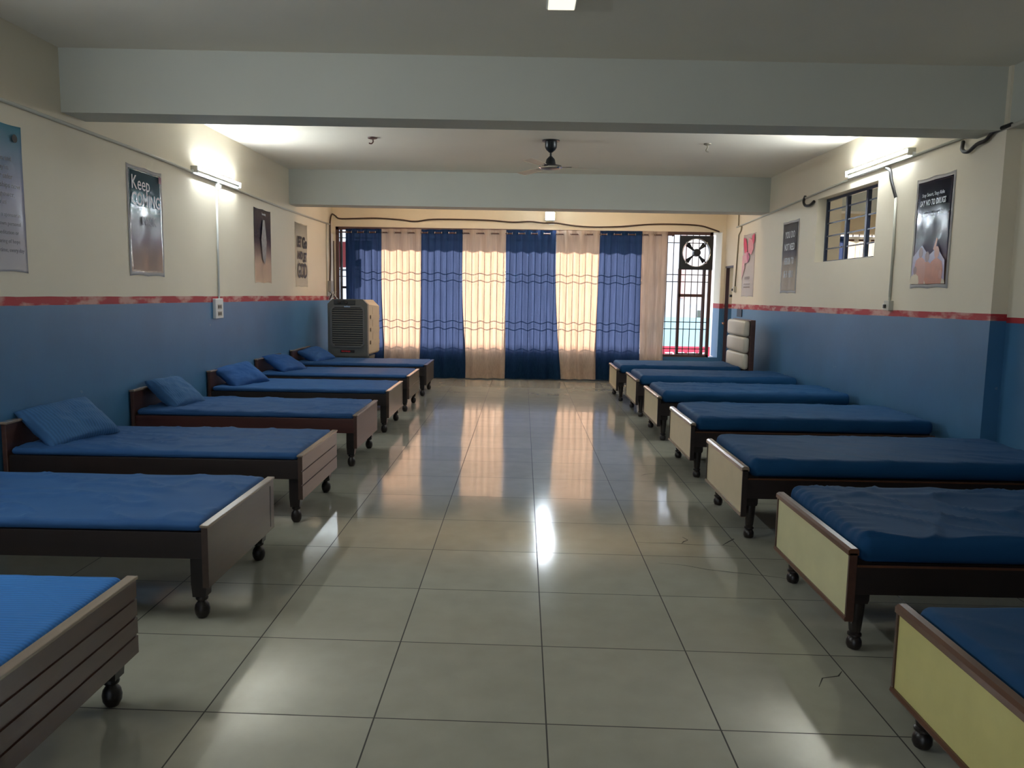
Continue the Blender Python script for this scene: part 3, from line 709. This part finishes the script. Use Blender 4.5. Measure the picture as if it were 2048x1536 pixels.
hk = B(); hk.lathe([(.040, 0), (.038, -.012), (.016, -.02)], 1.975, 8.78, 18, 'z', CZ); hk.tube(catmull([(1.975, 8.78, CZ-.01), (1.980, 8.78, CZ-.04), (1.965, 8.78, CZ-.075), (1.992, 8.78, CZ-.085)]), .009, 8)
tag(hk.obj('ceiling_hook', mat('painted_hook', (.30, .26, .20, 1), .6), None, 'auto'), 'cream-painted fan hook on the ceiling above the cream-footboard beds', 'ceiling hook', 'empty fan hooks on the ceiling')
cl = empty('ceiling_light', (.19, 4.45, CZ)); tag(cl, 'small pale ceiling light in front of the first beam', 'ceiling light')
B().box(-.085, .085, -.25, .27, -.022, 0, .004).obj('housing', M_WHITE, cl); B().box(-.075, .075, -.24, .262, -.027, -.020).obj('diffuser', M_CLAMP, cl)

# ------------------------------------------------------------------ tube lights, floodlight
def tube_light(y0, y1, z, side, label, nm='tube_light', wx=None):
    wx = wx if wx else (LX if side < 0 else RX); s = -side; yc = (y0+y1)/2
    r = empty(nm, (wx, yc, z)); tag(r, label, 'tube light', 'tube lights on the side walls'); h_ = (y1-y0)/2
    X = lambda a, b: (min(a*s, b*s), max(a*s, b*s))
    b = B(); x0, x1 = X(.0, .030); b.box(x0, x1, -h_-.03, h_+.03, -.045, -.005, .004); b.obj('batten', M_WHITE, r)
    for e in (-1, 1):
        x0, x1 = X(.0, .066); B().box(x0, x1, e*(h_+.012)-.012, e*(h_+.012)+.012, -.03, .032, .003).obj('end_holder', M_PVC, r)
    B().lathe([(.013, -h_), (.014, -h_+.02), (.014, h_-.02), (.013, h_)], s*.052, .014, 24, 'y').obj('tube', [M_TUBE, M_WHITE], r, 'auto')
    tb = [c for c in r.children if c.name.startswith('tube')][0]
    for p in tb.data.polygons:                                  # LED tube: opaque back towards the wall
        if p.center.x*s-.052 < .002: p.material_index = 1
    return r
tube_light(7.80, 8.97, 2.625, -1, 'glowing white tube light on the wall above the white switchboard')
tube_light(7.12, 8.45, 2.765, 1, 'glowing white tube light above the high barred window')
tube_light(2.35, 3.55, 2.66, -1, 'glowing tube light on the wall above the striped light blue bed')
tube_light(9.0, 10.2, 2.72, 1, 'glowing tube light on the side wall of the next room beyond the barred window', wx=8.0)  # added lamp, out of view, to brighten the next room
M_WARMFILL = mat('warm_tube_glow', (1, 1, 1, 1), .4, emit=(1.0, .72, .48, 1), est=29)  # for added fill lamps, hidden behind the far beam, that warm the far bay
for wxc, lab in ((-1.5, 'added warm fill tube on the back of the second beam, towards the air cooler'), (1.6, 'added warm fill tube on the back of the second beam, towards the doorway')):
    yb = 11.36+.033*(wxc+3.26); r = empty('tube_light', (wxc, yb, 2.93)); tag(r, lab, 'tube light', 'warm tube lights behind the second beam')
    B().box(-.63, .63, 0, .03, -.02, .02, .004).obj('batten', M_WHITE, r)
    for e in (-1, 1): B().box(e*.61-.012, e*.61+.012, 0, .066, -.02, .035, .003).obj('end_holder', M_PVC, r)
    B().lathe([(.013, -.6), (.014, -.58), (.014, .58), (.013, .6)], .05, .012, 16, 'x').obj('tube', M_WARMFILL, r, 'auto')
# pull switch and stub beneath the tube by the switchboard
fl = empty('floodlight', (.435, FY, 2.76)); tag(fl, 'glowing square floodlight on the wall above the middle curtain', 'floodlight')
B().box(-.085, .085, -.055, -.025, -.07, .08, .008).obj('housing', M_WHITE, fl)
B().box(-.070, .070, -.058, -.054, -.055, .066).obj('lens', M_LED, fl)
B().tube([(-.06, -.02, -.01), (-.06, -.01, -.09), (-.02, -.004, -.125), (.02, -.004, -.125), (.06, -.01, -.09), (.06, -.02, -.01)], .006, 6).obj('bracket', M_WHITE, fl)
B().box(-.02, .08, -.02, 0, -.135, -.105, .003).obj('junction_box', M_WHITE, fl)

# ------------------------------------------------------------------ conduits, cables, switches
def run(name, pts, r, m_, label, cat='conduit', group='wall conduits and cables', smooth=True, seg=8, n=0):
    o = B().tube(catmull(pts, n) if n else pts, r, seg).obj(name, m_, None, smooth); return tag(o, label, cat, group)
lw = LX+.012
run('wall_conduit', [(lw, 1.0, 2.62), (lw, 6.9, 2.612), (lw, 10.6, 2.556), (lw, 13.30, 2.56)], .013, M_PVC, 'long cream conduit running along the wall above the switchboard')
run('wall_conduit', [(LX+.010, 8.395, 2.56), (LX+.010, 8.385, 1.36)], .011, M_WHITE, 'white vertical conduit from the tube light down to the switchboard')
pb = empty('pull_box', (LX, 8.42, 2.56)); tag(pb, 'small white junction box hanging under the tube light over the switchboard', 'junction box')
B().prism([(-.03, .04), (.0, .04), (.015, -.05), (-.035, -.05)], 'x', 0, .03).obj('box_cover', M_WHITE, pb)
B().box(0, .03, .03, .065, -.03, .005, .003).obj('bulb_socket', M_WHITE, pb)
sb = empty('switchboard', (LX, 8.335, 1.26)); tag(sb, 'white switchboard straddling the red wall stripe', 'switchboard')
B().box(0, .035, -.105, .105, -.105, .105, .006).obj('cover_plate', M_WHITE, sb)
for z in (-.055, .018):
    sp_ = B().box(.034, .038, -.055, .06, z-.028, z+.028, .002).obj('socket_plate', M_PVC, sb)
    for dy in (-.045, -.028, .0, .03): B().box(.037, .041, dy-.006, dy+.006, z-.016, z+.016).obj('switch', M_SWITCH, sp_)
rwx = RX-.012
run('wall_conduit', [(rwx, 8.46, 2.722), (rwx, 6.14, 2.735)], .012, M_PVC, 'cream conduit along the wall under the tube light by the purple poster')
run('wall_conduit', [(RX-.012, 5.86, 2.692), (RX-.012, 5.6, 2.70), (RX-.012, 2.5, 2.70)], .016, M_PVC, 'cream conduit along the side beam over the recessed wall')
run('flexible_pipe', [(RX-.02, 6.31, 2.70), (RX-.05, 6.26, 2.63), (RX-.055, 6.17, 2.60), (RX-.05, 6.06, 2.635), (RX-.045, 5.96, 2.645), (RX-.04, 5.87, 2.69), (RX-.02, 5.70, 2.705)], .015, M_BLACK, 'thick black flexible pipe looping below the end of the near beam', 'pipe', None, n=6)
run('flexible_pipe', [(rwx, 7.62, 2.70), (RX-.03, 7.50, 2.66), (RX-.035, 7.46, 2.58), (RX-.03, 7.42, 2.50), (rwx, 7.39, 2.40)], .015, M_BLACK, 'short black flexible pipe below the tube light beside the barred window', 'pipe', None, n=6)
run('wall_conduit', [(rwx, 7.39, 2.41), (rwx, 7.37, 2.0), (rwx, 7.37, 1.45)], .012, M_PVC, 'cream vertical conduit between the barred window and the purple poster')
run('wall_conduit', [(rwx, 9.70, 2.672), (rwx, 9.0, 2.70), (rwx, 8.50, 2.715)], .012, M_PVC, 'cream conduit just above the barred window')
run('wall_conduit', [(rwx, 12.80, 2.575), (rwx, 11.2, 2.625), (rwx, 9.72, 2.675)], .012, M_PVC, 'cream conduit along the wall above the two small posters')
run('flexible_pipe', [(rwx, 9.76, 2.70), (RX-.035, 9.74, 2.63), (RX-.04, 9.66, 2.575), (RX-.035, 9.52, 2.565), (RX-.02, 9.43, 2.60)], .016, M_BLACK, 'black elbow pipe at the corner of the barred window', 'pipe', None, n=6)
run('wall_conduit', [(rwx, 12.72, 2.84), (rwx, 12.71, 2.58), (rwx, 12.52, 2.56), (rwx, 12.55, 2.50), (rwx, 12.66, 2.44), (rwx, 12.74, 1.62)], .010, mat('old_conduit', (.30, .25, .16, 1), .6), 'stained vertical conduit between the doorway and the pink flower poster')
def sock(x, y, z, label, s):
    r = empty('socket_box', (x, y, z)); tag(r, label, 'socket')
    B().box(min(0, s*.045), max(0, s*.045), -.05, .05, -.045, .045, .004).obj('box_body', M_PVC, r)
    B().box(min(s*.045, s*.06), max(s*.045, s*.06), .0, .035, -.025, .01, .003).obj('bulb_holder', M_BLACK, r)
    B().box(min(0, s*.03), max(0, s*.03), .055, .105, -.035, .015, .003).obj('switch', M_WHITE, r)
    return r
sock(RX, 7.36, 1.415, 'small cream socket box on the red stripe below the vertical conduit', -1)
sock(RX, 12.74, 1.585, 'small cream socket box beside the doorway', -1)
B_ = B().box(RX-.012, RX, 12.29, 12.56, 1.155, 1.275, .002).obj('wall_patch', mat('navy_patch', (.008, .014, .035, 1), .5)); tag(B_, 'small dark navy panel on the wall above the padded headboard', 'panel')
fyw = FY-.02
run('wall_cable', [(LX+.02, 13.20, 1.55), (LX+.02, 13.26, 1.95), (LX+.025, 13.24, 2.35), (LX+.02, 13.26, 2.60), (LX+.03, 13.34, 2.73), (LX+.06, 13.44, 2.72), (-3.13, fyw, 2.675), (-2.85, fyw, 2.68), (-2.5, fyw, 2.69), (-2.1, fyw, 2.67), (-1.85, fyw, 2.645), (-1.55, fyw, 2.685), (-1.0, fyw, 2.69), (-.58, fyw, 2.682), (-.2, fyw, 2.66), (.1, fyw, 2.675), (.33, fyw, 2.655), (.55, fyw, 2.655), (.85, fyw, 2.615), (1.2, fyw, 2.60), (1.65, fyw, 2.615), (2.1, fyw, 2.655), (2.55, fyw, 2.665), (2.95, fyw, 2.65), (3.15, fyw, 2.60), (3.30, fyw, 2.55)], .013, M_BROWN, 'brown wavy cable along the lintel above all the curtains', 'cable', None, n=5)
run('wall_conduit', [(LX+.012, 13.05, 2.55), (LX+.012, 13.05, 1.36)], .010, M_PVC, 'thin vertical conduit in the corner behind the air cooler')
run('wall_conduit', [(-3.235, 13.47, 2.30), (-3.235, 13.47, 1.45)], .008, M_BROWN, 'thin brown vertical pipe beside the window edge behind the air cooler')
jb = empty('meter_box', (LX, 13.16, 1.50)); tag(jb, 'grey junction box with tangled wires in the corner above the air cooler', 'junction box')
B().box(0, .07, -.09, .09, -.06, .12, .005).obj('box_body', mat('box_grey', (.30, .28, .25, 1), .5), jb)
for k in range(5):
    r1 = random.random
    B().tube(catmull([(.03+.02*k, -.06+.04*k, -.05), (.06+.03*r1(), -.05+.05*k, -.10-.05*r1()), (.02+.03*k, .0+.03*k, -.16-.05*r1()), (.06, .06*r1(), -.08)], 5), .006, 6).obj('loose_wire', [M_BLACK, M_WHITE, M_PVC, M_BROWN, M_WHITE][k], jb, True)

# ------------------------------------------------------------------ air cooler
ac = empty('air_cooler', (-2.71, 12.10, 0)); tag(ac, 'large grey air cooler with dark louvred front standing in the window corner', 'air cooler')
x0, x1, z0, z1 = -.31, .31, .45, 1.335
def octo(a, b, c, d, k, k2): return [(a+k2, c), (b-k2, c), (b, c+k2), (b, d-k), (b-k, d), (a+k, d), (a, d-k), (a, c+k2)]
B().prism(octo(x0, x1, z0, z1, .075, .01), 'y', .04, .14).obj('front_shell', M_GREY, ac)
bd = B(); f0 = octo(x0+.005, x1-.005, z0+.02, z1-.005, .075, .02); r0_ = octo(x0-.02, x1+.085, z0+.03, z1-.01, .10, .03)
A = [bd.bm.verts.new((p[0], .14, p[1])) for p in f0]; C_ = [bd.bm.verts.new((p[0], .56, p[1])) for p in r0_]
for i in range(8): bd.bm.faces.new((A[i], A[(i+1) % 8], C_[(i+1) % 8], C_[i]))
bd.bm.faces.new(A[::-1]); bd.bm.faces.new(C_); bd.obj('side_body', M_BEIGE, ac)
fp = B(); o1 = octo(x0+.045, x1-.045, z0+.14, z1-.10, .05, .05); o2 = octo(x0+.07, x1-.07, z0+.165, z1-.125, .04, .04)
a1 = [fp.bm.verts.new((p[0], .015, p[1])) for p in o1]; a2 = [fp.bm.verts.new((p[0], .015, p[1])) for p in o2]; a3 = [fp.bm.verts.new((p[0], .045, p[1])) for p in o1]; a4 = [fp.bm.verts.new((p[0], .045, p[1])) for p in o2]
for i in range(8):
    j = (i+1) % 8; fp.bm.faces.new((a1[i], a1[j], a2[j], a2[i])); fp.bm.faces.new((a1[i], a1[j], a3[j], a3[i])); fp.bm.faces.new((a2[i], a2[j], a4[j], a4[i]))
gs_ = fp.obj('grille_surround', mat('cooler_edge', (.12, .125, .125, 1), .4), ac)
B().box(x0+.07, x1-.07, .036, .042, z0+.165, z1-.125).obj('grille_recess', M_DGREY, ac)
for k in range(17):
    z = z0+.185+k*(z1-.14-z0-.19)/16.0
    B().prism([(.018, z-.004), (.022, z+.006), (.038, z+.012), (.034, z+.002)], 'x', x0+.075, x1-.075).obj('louvre', M_GREY, gs_)
cp_ = B().box(x0+.10, x1-.19, .02, .045, z1-.085, z1-.015, .006).obj('control_panel', M_DGREY, ac)
for kx in (-.12, -.015): B().lathe([(.024, 0), (.024, -.02), (.018, -.028)], kx, z1-.05, 16, 'y', .02).obj('knob', M_BLACK, cp_, 'auto')
B().prism([(-.05, z1-.125), (.05, z1-.125), (.045, z1-.108), (.012, z1-.108), (.0, z1-.094), (-.012, z1-.108), (-.045, z1-.108)], 'y', .008, .016).obj('badge', M_CHROME, ac)
np_ = B().box(-.115, .105, .03, .042, z0+.055, z0+.10, .003).obj('name_plate', M_BLACK, ac)
text_mesh('MAHARAJA', .036, ((1, 0, 0), (0, 0, 1)), (-.10, .029, z0+.066), mat('red_print', (.75, .02, .03, 1), .4, emit=None), 'lettering', np_, xs=.78, bold=.0006)
for k, zz in enumerate((.66, .86, 1.06)):
    B().prism([(x1-.01, .20), (x1+.020, .20), (x1+.090, .56), (x1+.04, .56)], 'z', zz-.03, zz+.03).obj('side_strap', M_BEIGE, ac)
    B().box(x1-.004, x1+.022, .20, .26, zz-.028, zz+.028, .004).obj('strap_clip', mat('clip_brown', (.14, .10, .08, 1), .5), ac)
    B().prism([(x1+.030, .30), (x1+.034, .30), (x1+.052, .44), (x1+.046, .44)], 'z', zz+.045, zz+.15).obj('pad_panel', M_BEIGE, ac)
B().prism([(x0+.01, .18), (x1-.01, .18), (x1+.02, .45), (x0-.0, .45)], 'y', .07, .53).obj('water_tank', M_GREY, ac)
for sx in (x0+.06, x1-.06):
    for sy in (.12, .48):
        B().box(sx-.015, sx+.015, sy-.015, sy+.015, .05, .19).obj('leg', M_WHITE, ac)
        B().lathe([(.028, -.012), (.028, .012)], sy, .028, 14, 'x', sx).obj('caster', M_BLACK, ac, 'auto')

# ------------------------------------------------------------------ posters
def poster_mat(name, stops, rough=.22, blotch=None):
    m = bpy.data.materials.new(name); m.use_nodes = True; nt = m.node_tree; p = nt.nodes['Principled BSDF']
    tc = nt.nodes.new('ShaderNodeTexCoord'); sep = nt.nodes.new('ShaderNodeSeparateXYZ'); nt.links.new(tc.outputs['Object'], sep.inputs[0])
    n = noise_fac(nt, tc.outputs['Object'], 6, 4)
    z = math_node(nt, 'ADD', math_node(nt, 'DIVIDE', sep.outputs[2], .92), math_node(nt, 'MULTIPLY', math_node(nt, 'SUBTRACT', n, .5), .10))
    r = nt.nodes.new('ShaderNodeValToRGB'); nt.links.new(z, r.inputs[0])
    el = r.color_ramp.elements
    while len(el) > 1: el.remove(el[-1])
    el[0].position = stops[0][0]; el[0].color = stops[0][1]
    for pos, c in stops[1:]:
        e = el.new(pos); e.color = c
    col = r.outputs[0]
    if blotch:
        f = math_node(nt, 'GREATER_THAN', noise_fac(nt, tc.outputs['Object'], 4.5, 3), blotch[0]); f = math_node(nt, 'MULTIPLY', f, math_node(nt, 'GREATER_THAN', sep.outputs[2], blotch[2]))
        col = mixc(nt, f, col, blotch[1])
    nt.links.new(col, p.inputs['Base Color']); p.inputs['Roughness'].default_value = rough
    b = nt.nodes.new('ShaderNodeBump'); b.inputs['Strength'].default_value = .5; b.inputs['Distance'].default_value = .004
    mp = nt.nodes.new('ShaderNodeMapping'); mp.inputs['Scale'].default_value = (1, 1, .6); nt.links.new(tc.outputs['Object'], mp.inputs[0])
    nt.links.new(noise_fac(nt, mp.outputs[0], 9, 3), b.inputs['Height']); nt.links.new(b.outputs[0], p.inputs['Normal'])
    return m
def poster(side, ya, yb, z0, z1, m_, label, border=None, tilt=(0, 0)):
    """side -1: hangs on the wall x=LX, +1: on x=RX. Local frame at the bottom middle, z up. Slightly curled sheet."""
    wx = LX if side < 0 else RX; s = -side; yc = (ya+yb)/2; w = abs(yb-ya)/2; h = z1-z0
    r = empty('poster', (wx, yc, z0)); tag(r, label, 'poster', 'posters on the side walls')
    def sheet(y0, y1, a, b, off, name, mm):
        def f(u, v):
            y = y0+(y1-y0)*u; z = a+(b-a)*v
            bul = .004+.006*abs(math.sin(math.pi*(y/w+1)*1.0))*max(0, 1-z/h*2.2) + .003*noise.noise(Vector((y*5, z*4, yc)))
            return (s*(off+max(0.001, bul)), y, z + (.010*abs(math.sin(math.pi*(y/w)))-.006)*(max(0, 1-z/(.06))) + (-.008*abs(math.sin(math.pi*(y/w)))*max(0, (z-h+.05)/.05)))
        b_ = B().grid(f, 24, 50); bmesh.ops.solidify(b_.bm, geom=b_.bm.faces[:], thickness=.0008)
        return b_.obj(name, mm, r, True)
    if border:
        sheet(-w, w, 0, h, .0, 'sheet', border); sheet(-w+.030, w-.030, .030, h-.032, .0016, 'print', m_)
    else: sheet(-w, w, 0, h, .0, 'print', m_)
    return r, w, h
def ptext(r, side, lines, size, y, z, mm, name='lettering', **k):
    """y,z local; y measured in the reader's rightward direction"""
    s = -side; right = (0, 1, 0) if side < 0 else (0, -1, 0)
    return text_mesh(lines, size, (right, (0, 0, 1)), (s*.0165, y if side < 0 else -y, z), mm, name, r, **k)
M_BORD = mat('poster_border', (.85, .83, .82, 1), .3)
# 1 pale blue poster cut by the frame
m1 = poster_mat('print_pale_blue', [(0, (.92, .88, .90, 1)), (.25, (.82, .79, .88, 1)), (.6, (.76, .74, .92, 1)), (.85, (.44, .62, .80, 1)), (1, (.16, .50, .66, 1))])
r, w, h = poster(-1, 4.50, 5.16, 1.56, 2.485, m1, 'pale blue poster with small grey lines of text, cut by the picture edge')
for t_, ye, z_ in (('our passions and', .20, .690), ('day by day in', .165, .635), ('with our safer', .20, .580), ('and friendships now', .27, .525), ('of a power,', .215, .470), ('in us', .13, .420)):
    ptext(r, -1, t_, .046, ye, z_, M_TEXTG, align='RIGHT', xs=1.05)
for t_, ye, z_ in (('with a sponsor in', .26, .345), ('their own personal', .26, .290), ('meditation or', .235, .235), ('sharing of hope', .245, .180), ('one day at a time, every day', .28, .125)):
    ptext(r, -1, t_, .036, ye, z_, M_TEXTG, align='RIGHT', xs=1.05)
B().lathe([(.026, 0), (.026, .001)], .245, h-.085, 20, 'x', .0155).obj('round_mark', M_TEXTD, r)
# 2 Keep COMING
m2 = poster_mat('print_teal', [(0, (.78, .60, .48, 1)), (.18, (.66, .50, .43, 1)), (.33, (.54, .44, .50, 1)), (.50, (.50, .48, .52, 1)), (.58, (.20, .30, .34, 1)), (.62, (.030, .105, .145, 1)), (1, (.022, .085, .12, 1))], .16)
r, w, h = poster(-1, 6.505, 7.135, 1.573, 2.485, m2, 'teal poster with the words Keep COMING, white border', M_BORD)
ptext(r, -1, 'Keep', .165, -.265, .715, M_TEXTW, xs=.95)
ptext(r, -1, 'COMING', .150, -.265, .585, M_TEXTT, xs=.84, bold=.003)
ptext(r, -1, 'BACK', .10, -.10, .43, M_TEXTG, xs=1.0, bold=.002)
B().box(.0150, .0158, .235, .285, h-.10, h-.04).obj('red_mark', mat('mark_red', (.20, .03, .06, 1), .3), r)
# 3 praying hands
m3 = poster_mat('print_violet', [(0, (.98, .76, .54, 1)), (.25, (.88, .66, .50, 1)), (.42, (.34, .25, .24, 1)), (.52, (.13, .09, .12, 1)), (.62, (.075, .055, .085, 1)), (1, (.06, .045, .085, 1))], .25)
r, w, h = poster(-1, 9.555, 10.185, 1.55, 2.455, m3, 'violet and orange poster with a pale praying figure')
B().prism([(-.02, h-.13), (.05, h-.13), (.11, h-.40), (.07, h-.60), (.03, h-.68), (-.05, h-.60), (-.09, h-.38)], 'x', .0155, .0162).obj('pale_figure', mat('figure_pale', (.30, .28, .27, 1), .5, noise_amt=.5, noise_scale=25), r)
ptext(r, -1, 'Serenity', .045, -.06, h-.075, M_TEXTW)
# 4 LET GO AND LET GOD
m4 = poster_mat('print_cream', [(0, (.95, .88, .74, 1)), (.75, (.90, .83, .70, 1)), (1, (.62, .56, .45, 1))], .45)
r, w, h = poster(-1, 11.26, 11.90, 1.515, 2.43, m4, 'cream poster lettered LET GO AND LET GOD in black')
ptext(r, -1, 'LET', .20, -.25, .575, M_TEXTD, xs=.70, bold=.010)
ptext(r, -1, 'Go', .22, .02, .565, M_TEXTD, xs=.82, bold=.010)
ptext(r, -1, 'AND', .15, -.24, .40, M_TEXTD, xs=.78, bold=.006)
ptext(r, -1, 'LET', .18, .06, .37, M_TEXTD, xs=.58, bold=.008)
ptext(r, -1, 'GOD', .30, -.25, .13, M_TEXTD, xs=.72, bold=.006)
# right wall
m5 = poster_mat('print_night', [(0, (.50, .34, .24, 1)), (.15, (.42, .26, .18, 1)), (.32, (.20, .16, .24, 1)), (.45, (.16, .17, .22, 1)), (.62, (.06, .065, .10, 1)), (.68, (.016, .016, .042, 1)), (1, (.014, .012, .036, 1))], .14, (.66, (.06, .035, .13, 1), .80))
r, w, h = poster(1, 6.405, 7.02, 1.575, 2.505, m5, 'dark purple SAY NO TO DRUGS poster with painted people at the bottom', M_BORD)
ptext(r, 1, 'Stay Smart, Stay Able', .042, 0, .765, M_TEXTW, align='CENTER')
ptext(r, 1, 'SAY NO TO DRUGS', .068, 0, .69, M_TEXTW, align='CENTER', xs=.68, bold=.0015, shear=.15)
ptext(r, 1, 'for a better tomorrow', .030, 0, .625, M_TEXTG, align='CENTER')
def blob(cy, cz, ry, rz, n=14, t0=0): return [(cy+ry*math.cos(2*math.pi*k/n+t0), cz+rz*math.sin(2*math.pi*k/n+t0)) for k in range(n)]
def flat(pts, off, name, m_): return B().prism([(p[0], max(.034, p[1])) for p in pts], 'x', -.0165-off, -.0160-off).obj(name, m_, r)
ORG = mat('print_orange', (.42, .13, .06, 1), .35, noise_amt=.35, noise_scale=14); BRN = mat('print_brown', (.16, .07, .07, 1), .35); LIL = mat('print_lilac', (.30, .27, .42, 1), .3, noise_amt=.3); CRE = mat('print_cream_shirt', (.58, .50, .34, 1), .35, noise_amt=.2); SKN = mat('print_skin', (.42, .17, .11, 1), .35)
flat([(-.27, .04), (-.26, .22), (-.13, .33), (0, .27), (.12, .36), (.26, .27), (.27, .04)], .0, 'lilac_backdrop', LIL)
for (cy_, hz, sc, body, head) in ((-.13, .30, 1.15, ORG, SKN), (.02, .27, 1.0, ORG, BRN), (.13, .31, 1.0, SKN, BRN), (.21, .16, .8, CRE, BRN), (.10, .12, .8, CRE, SKN), (-.21, .12, .8, CRE, SKN)):
    k_ = .0006*(1+cy_) + .0002*hz
    pf_ = flat([(cy_-.085*sc, .034), (cy_-.095*sc, hz-.14*sc), (cy_-.075*sc, hz-.075*sc), (cy_-.02, hz-.05*sc), (cy_+.02, hz-.05*sc), (cy_+.075*sc, hz-.075*sc), (cy_+.095*sc, hz-.14*sc), (cy_+.085*sc, .034)], k_, 'painted_figure', body)
    h_ = flat(blob(cy_, hz-.01, .034*sc, .045*sc), k_+.0006, 'painted_head', head); h_.parent = pf_
flat([(-.10, .30), (-.13, .40), (-.11, .41), (-.07, .32)], .0012, 'raised_hand', SKN)
m6 = poster_mat('print_slate', [(0, (.98, .84, .68, 1)), (.25, (.95, .82, .66, 1)), (.42, (.72, .60, .48, 1)), (.50, (.24, .19, .19, 1)), (.58, (.11, .095, .11, 1)), (1, (.07, .068, .080, 1))], .3)
r, w, h = poster(1, 9.935, 10.535, 1.53, 2.45, m6, 'slate to tan poster with pale words YOU DO NOT NEED', M_BORD)
for s_, z_, x_ in (('YOU DO', .70, .76), ('NOT NEED', .545, .64), ('HEROIN TO', .365, .56), ('BE A HERO', .20, .60)): ptext(r, 1, s_, .12, .02, z_, M_TEXTW, align='CENTER', xs=x_, bold=.002)
m7 = poster_mat('print_white', [(0, (.97, .91, .90, 1)), (1, (.96, .88, .85, 1))], .5)
r, w, h = poster(1, 11.76, 12.385, 1.475, 2.42, m7, 'white poster with crimson watercolour tulip petals, beside the doorway')
for kk, (pts, c_) in enumerate([([(.28, .90), (.15, .88), (.05, .70), (.10, .62), (.20, .66), (.27, .80)], (.65, .04, .10, 1)), ([(-.29, .93), (-.17, .90), (-.14, .78), (-.22, .74), (-.30, .82)], (.65, .06, .12, 1)),
        ([(-.02, .88), (-.18, .84), (-.28, .72), (-.16, .62), (.0, .66), (.03, .78)], (.72, .28, .30, 1)), ([(.30, .62), (.08, .68), (-.08, .60), (-.02, .52), (.16, .50), (.30, .40)], (.74, .38, .42, 1)),
        ([(.08, .66), (.0, .68), (-.06, .58), (.02, .50)], (.55, .12, .22, 1)), ([(.31, .40), (.20, .52), (.14, .44), (.30, .26)], (.76, .46, .48, 1))]):
    B().prism(pts, 'x', -.0160-.0003*kk, -.0152).obj('petal', mat('petal%d' % kk, c_, .5, noise_amt=.3, noise_scale=12), r)
ptext(r, 1, 'I AM ENOUGH', .06, 0, .26, mat('ink_pale', (.50, .42, .42, 1), .5), align='CENTER', xs=.7)
ptext(r, 1, ['one day at a time we grow', 'a little stronger than before'], .03, 0, .18, MATS['ink_pale'], align='CENTER', lead=1.6)

# ------------------------------------------------------------------ broken floor tiles
ribbon([(.70, 4.585), (.80, 4.57), (.93, 4.575), (1.08, 4.55), (1.20, 4.555), (1.31, 4.53)], .003, 'trim_1')
ribbon([(.98, 4.575), (1.00, 4.61), (1.03, 4.64), (1.01, 4.70)], .004, 'trim_2')
ribbon([(1.22, 4.555), (1.27, 4.62), (1.32, 4.68), (1.30, 4.70)], .005, 'trim_3')
ribbon([(.78, 4.22), (.92, 4.19), (1.03, 4.13), (1.18, 4.09), (1.33, 4.05), (1.44, 4.01)], .003, 'trim_4')
ribbon([(1.16, 2.86), (1.20, 2.93), (1.27, 2.95), (1.30, 2.99)], .003, 'trim_5')
ribbon([(1.00, 6.33), (1.04, 6.38), (1.13, 6.42)], .004, 'trim_6')
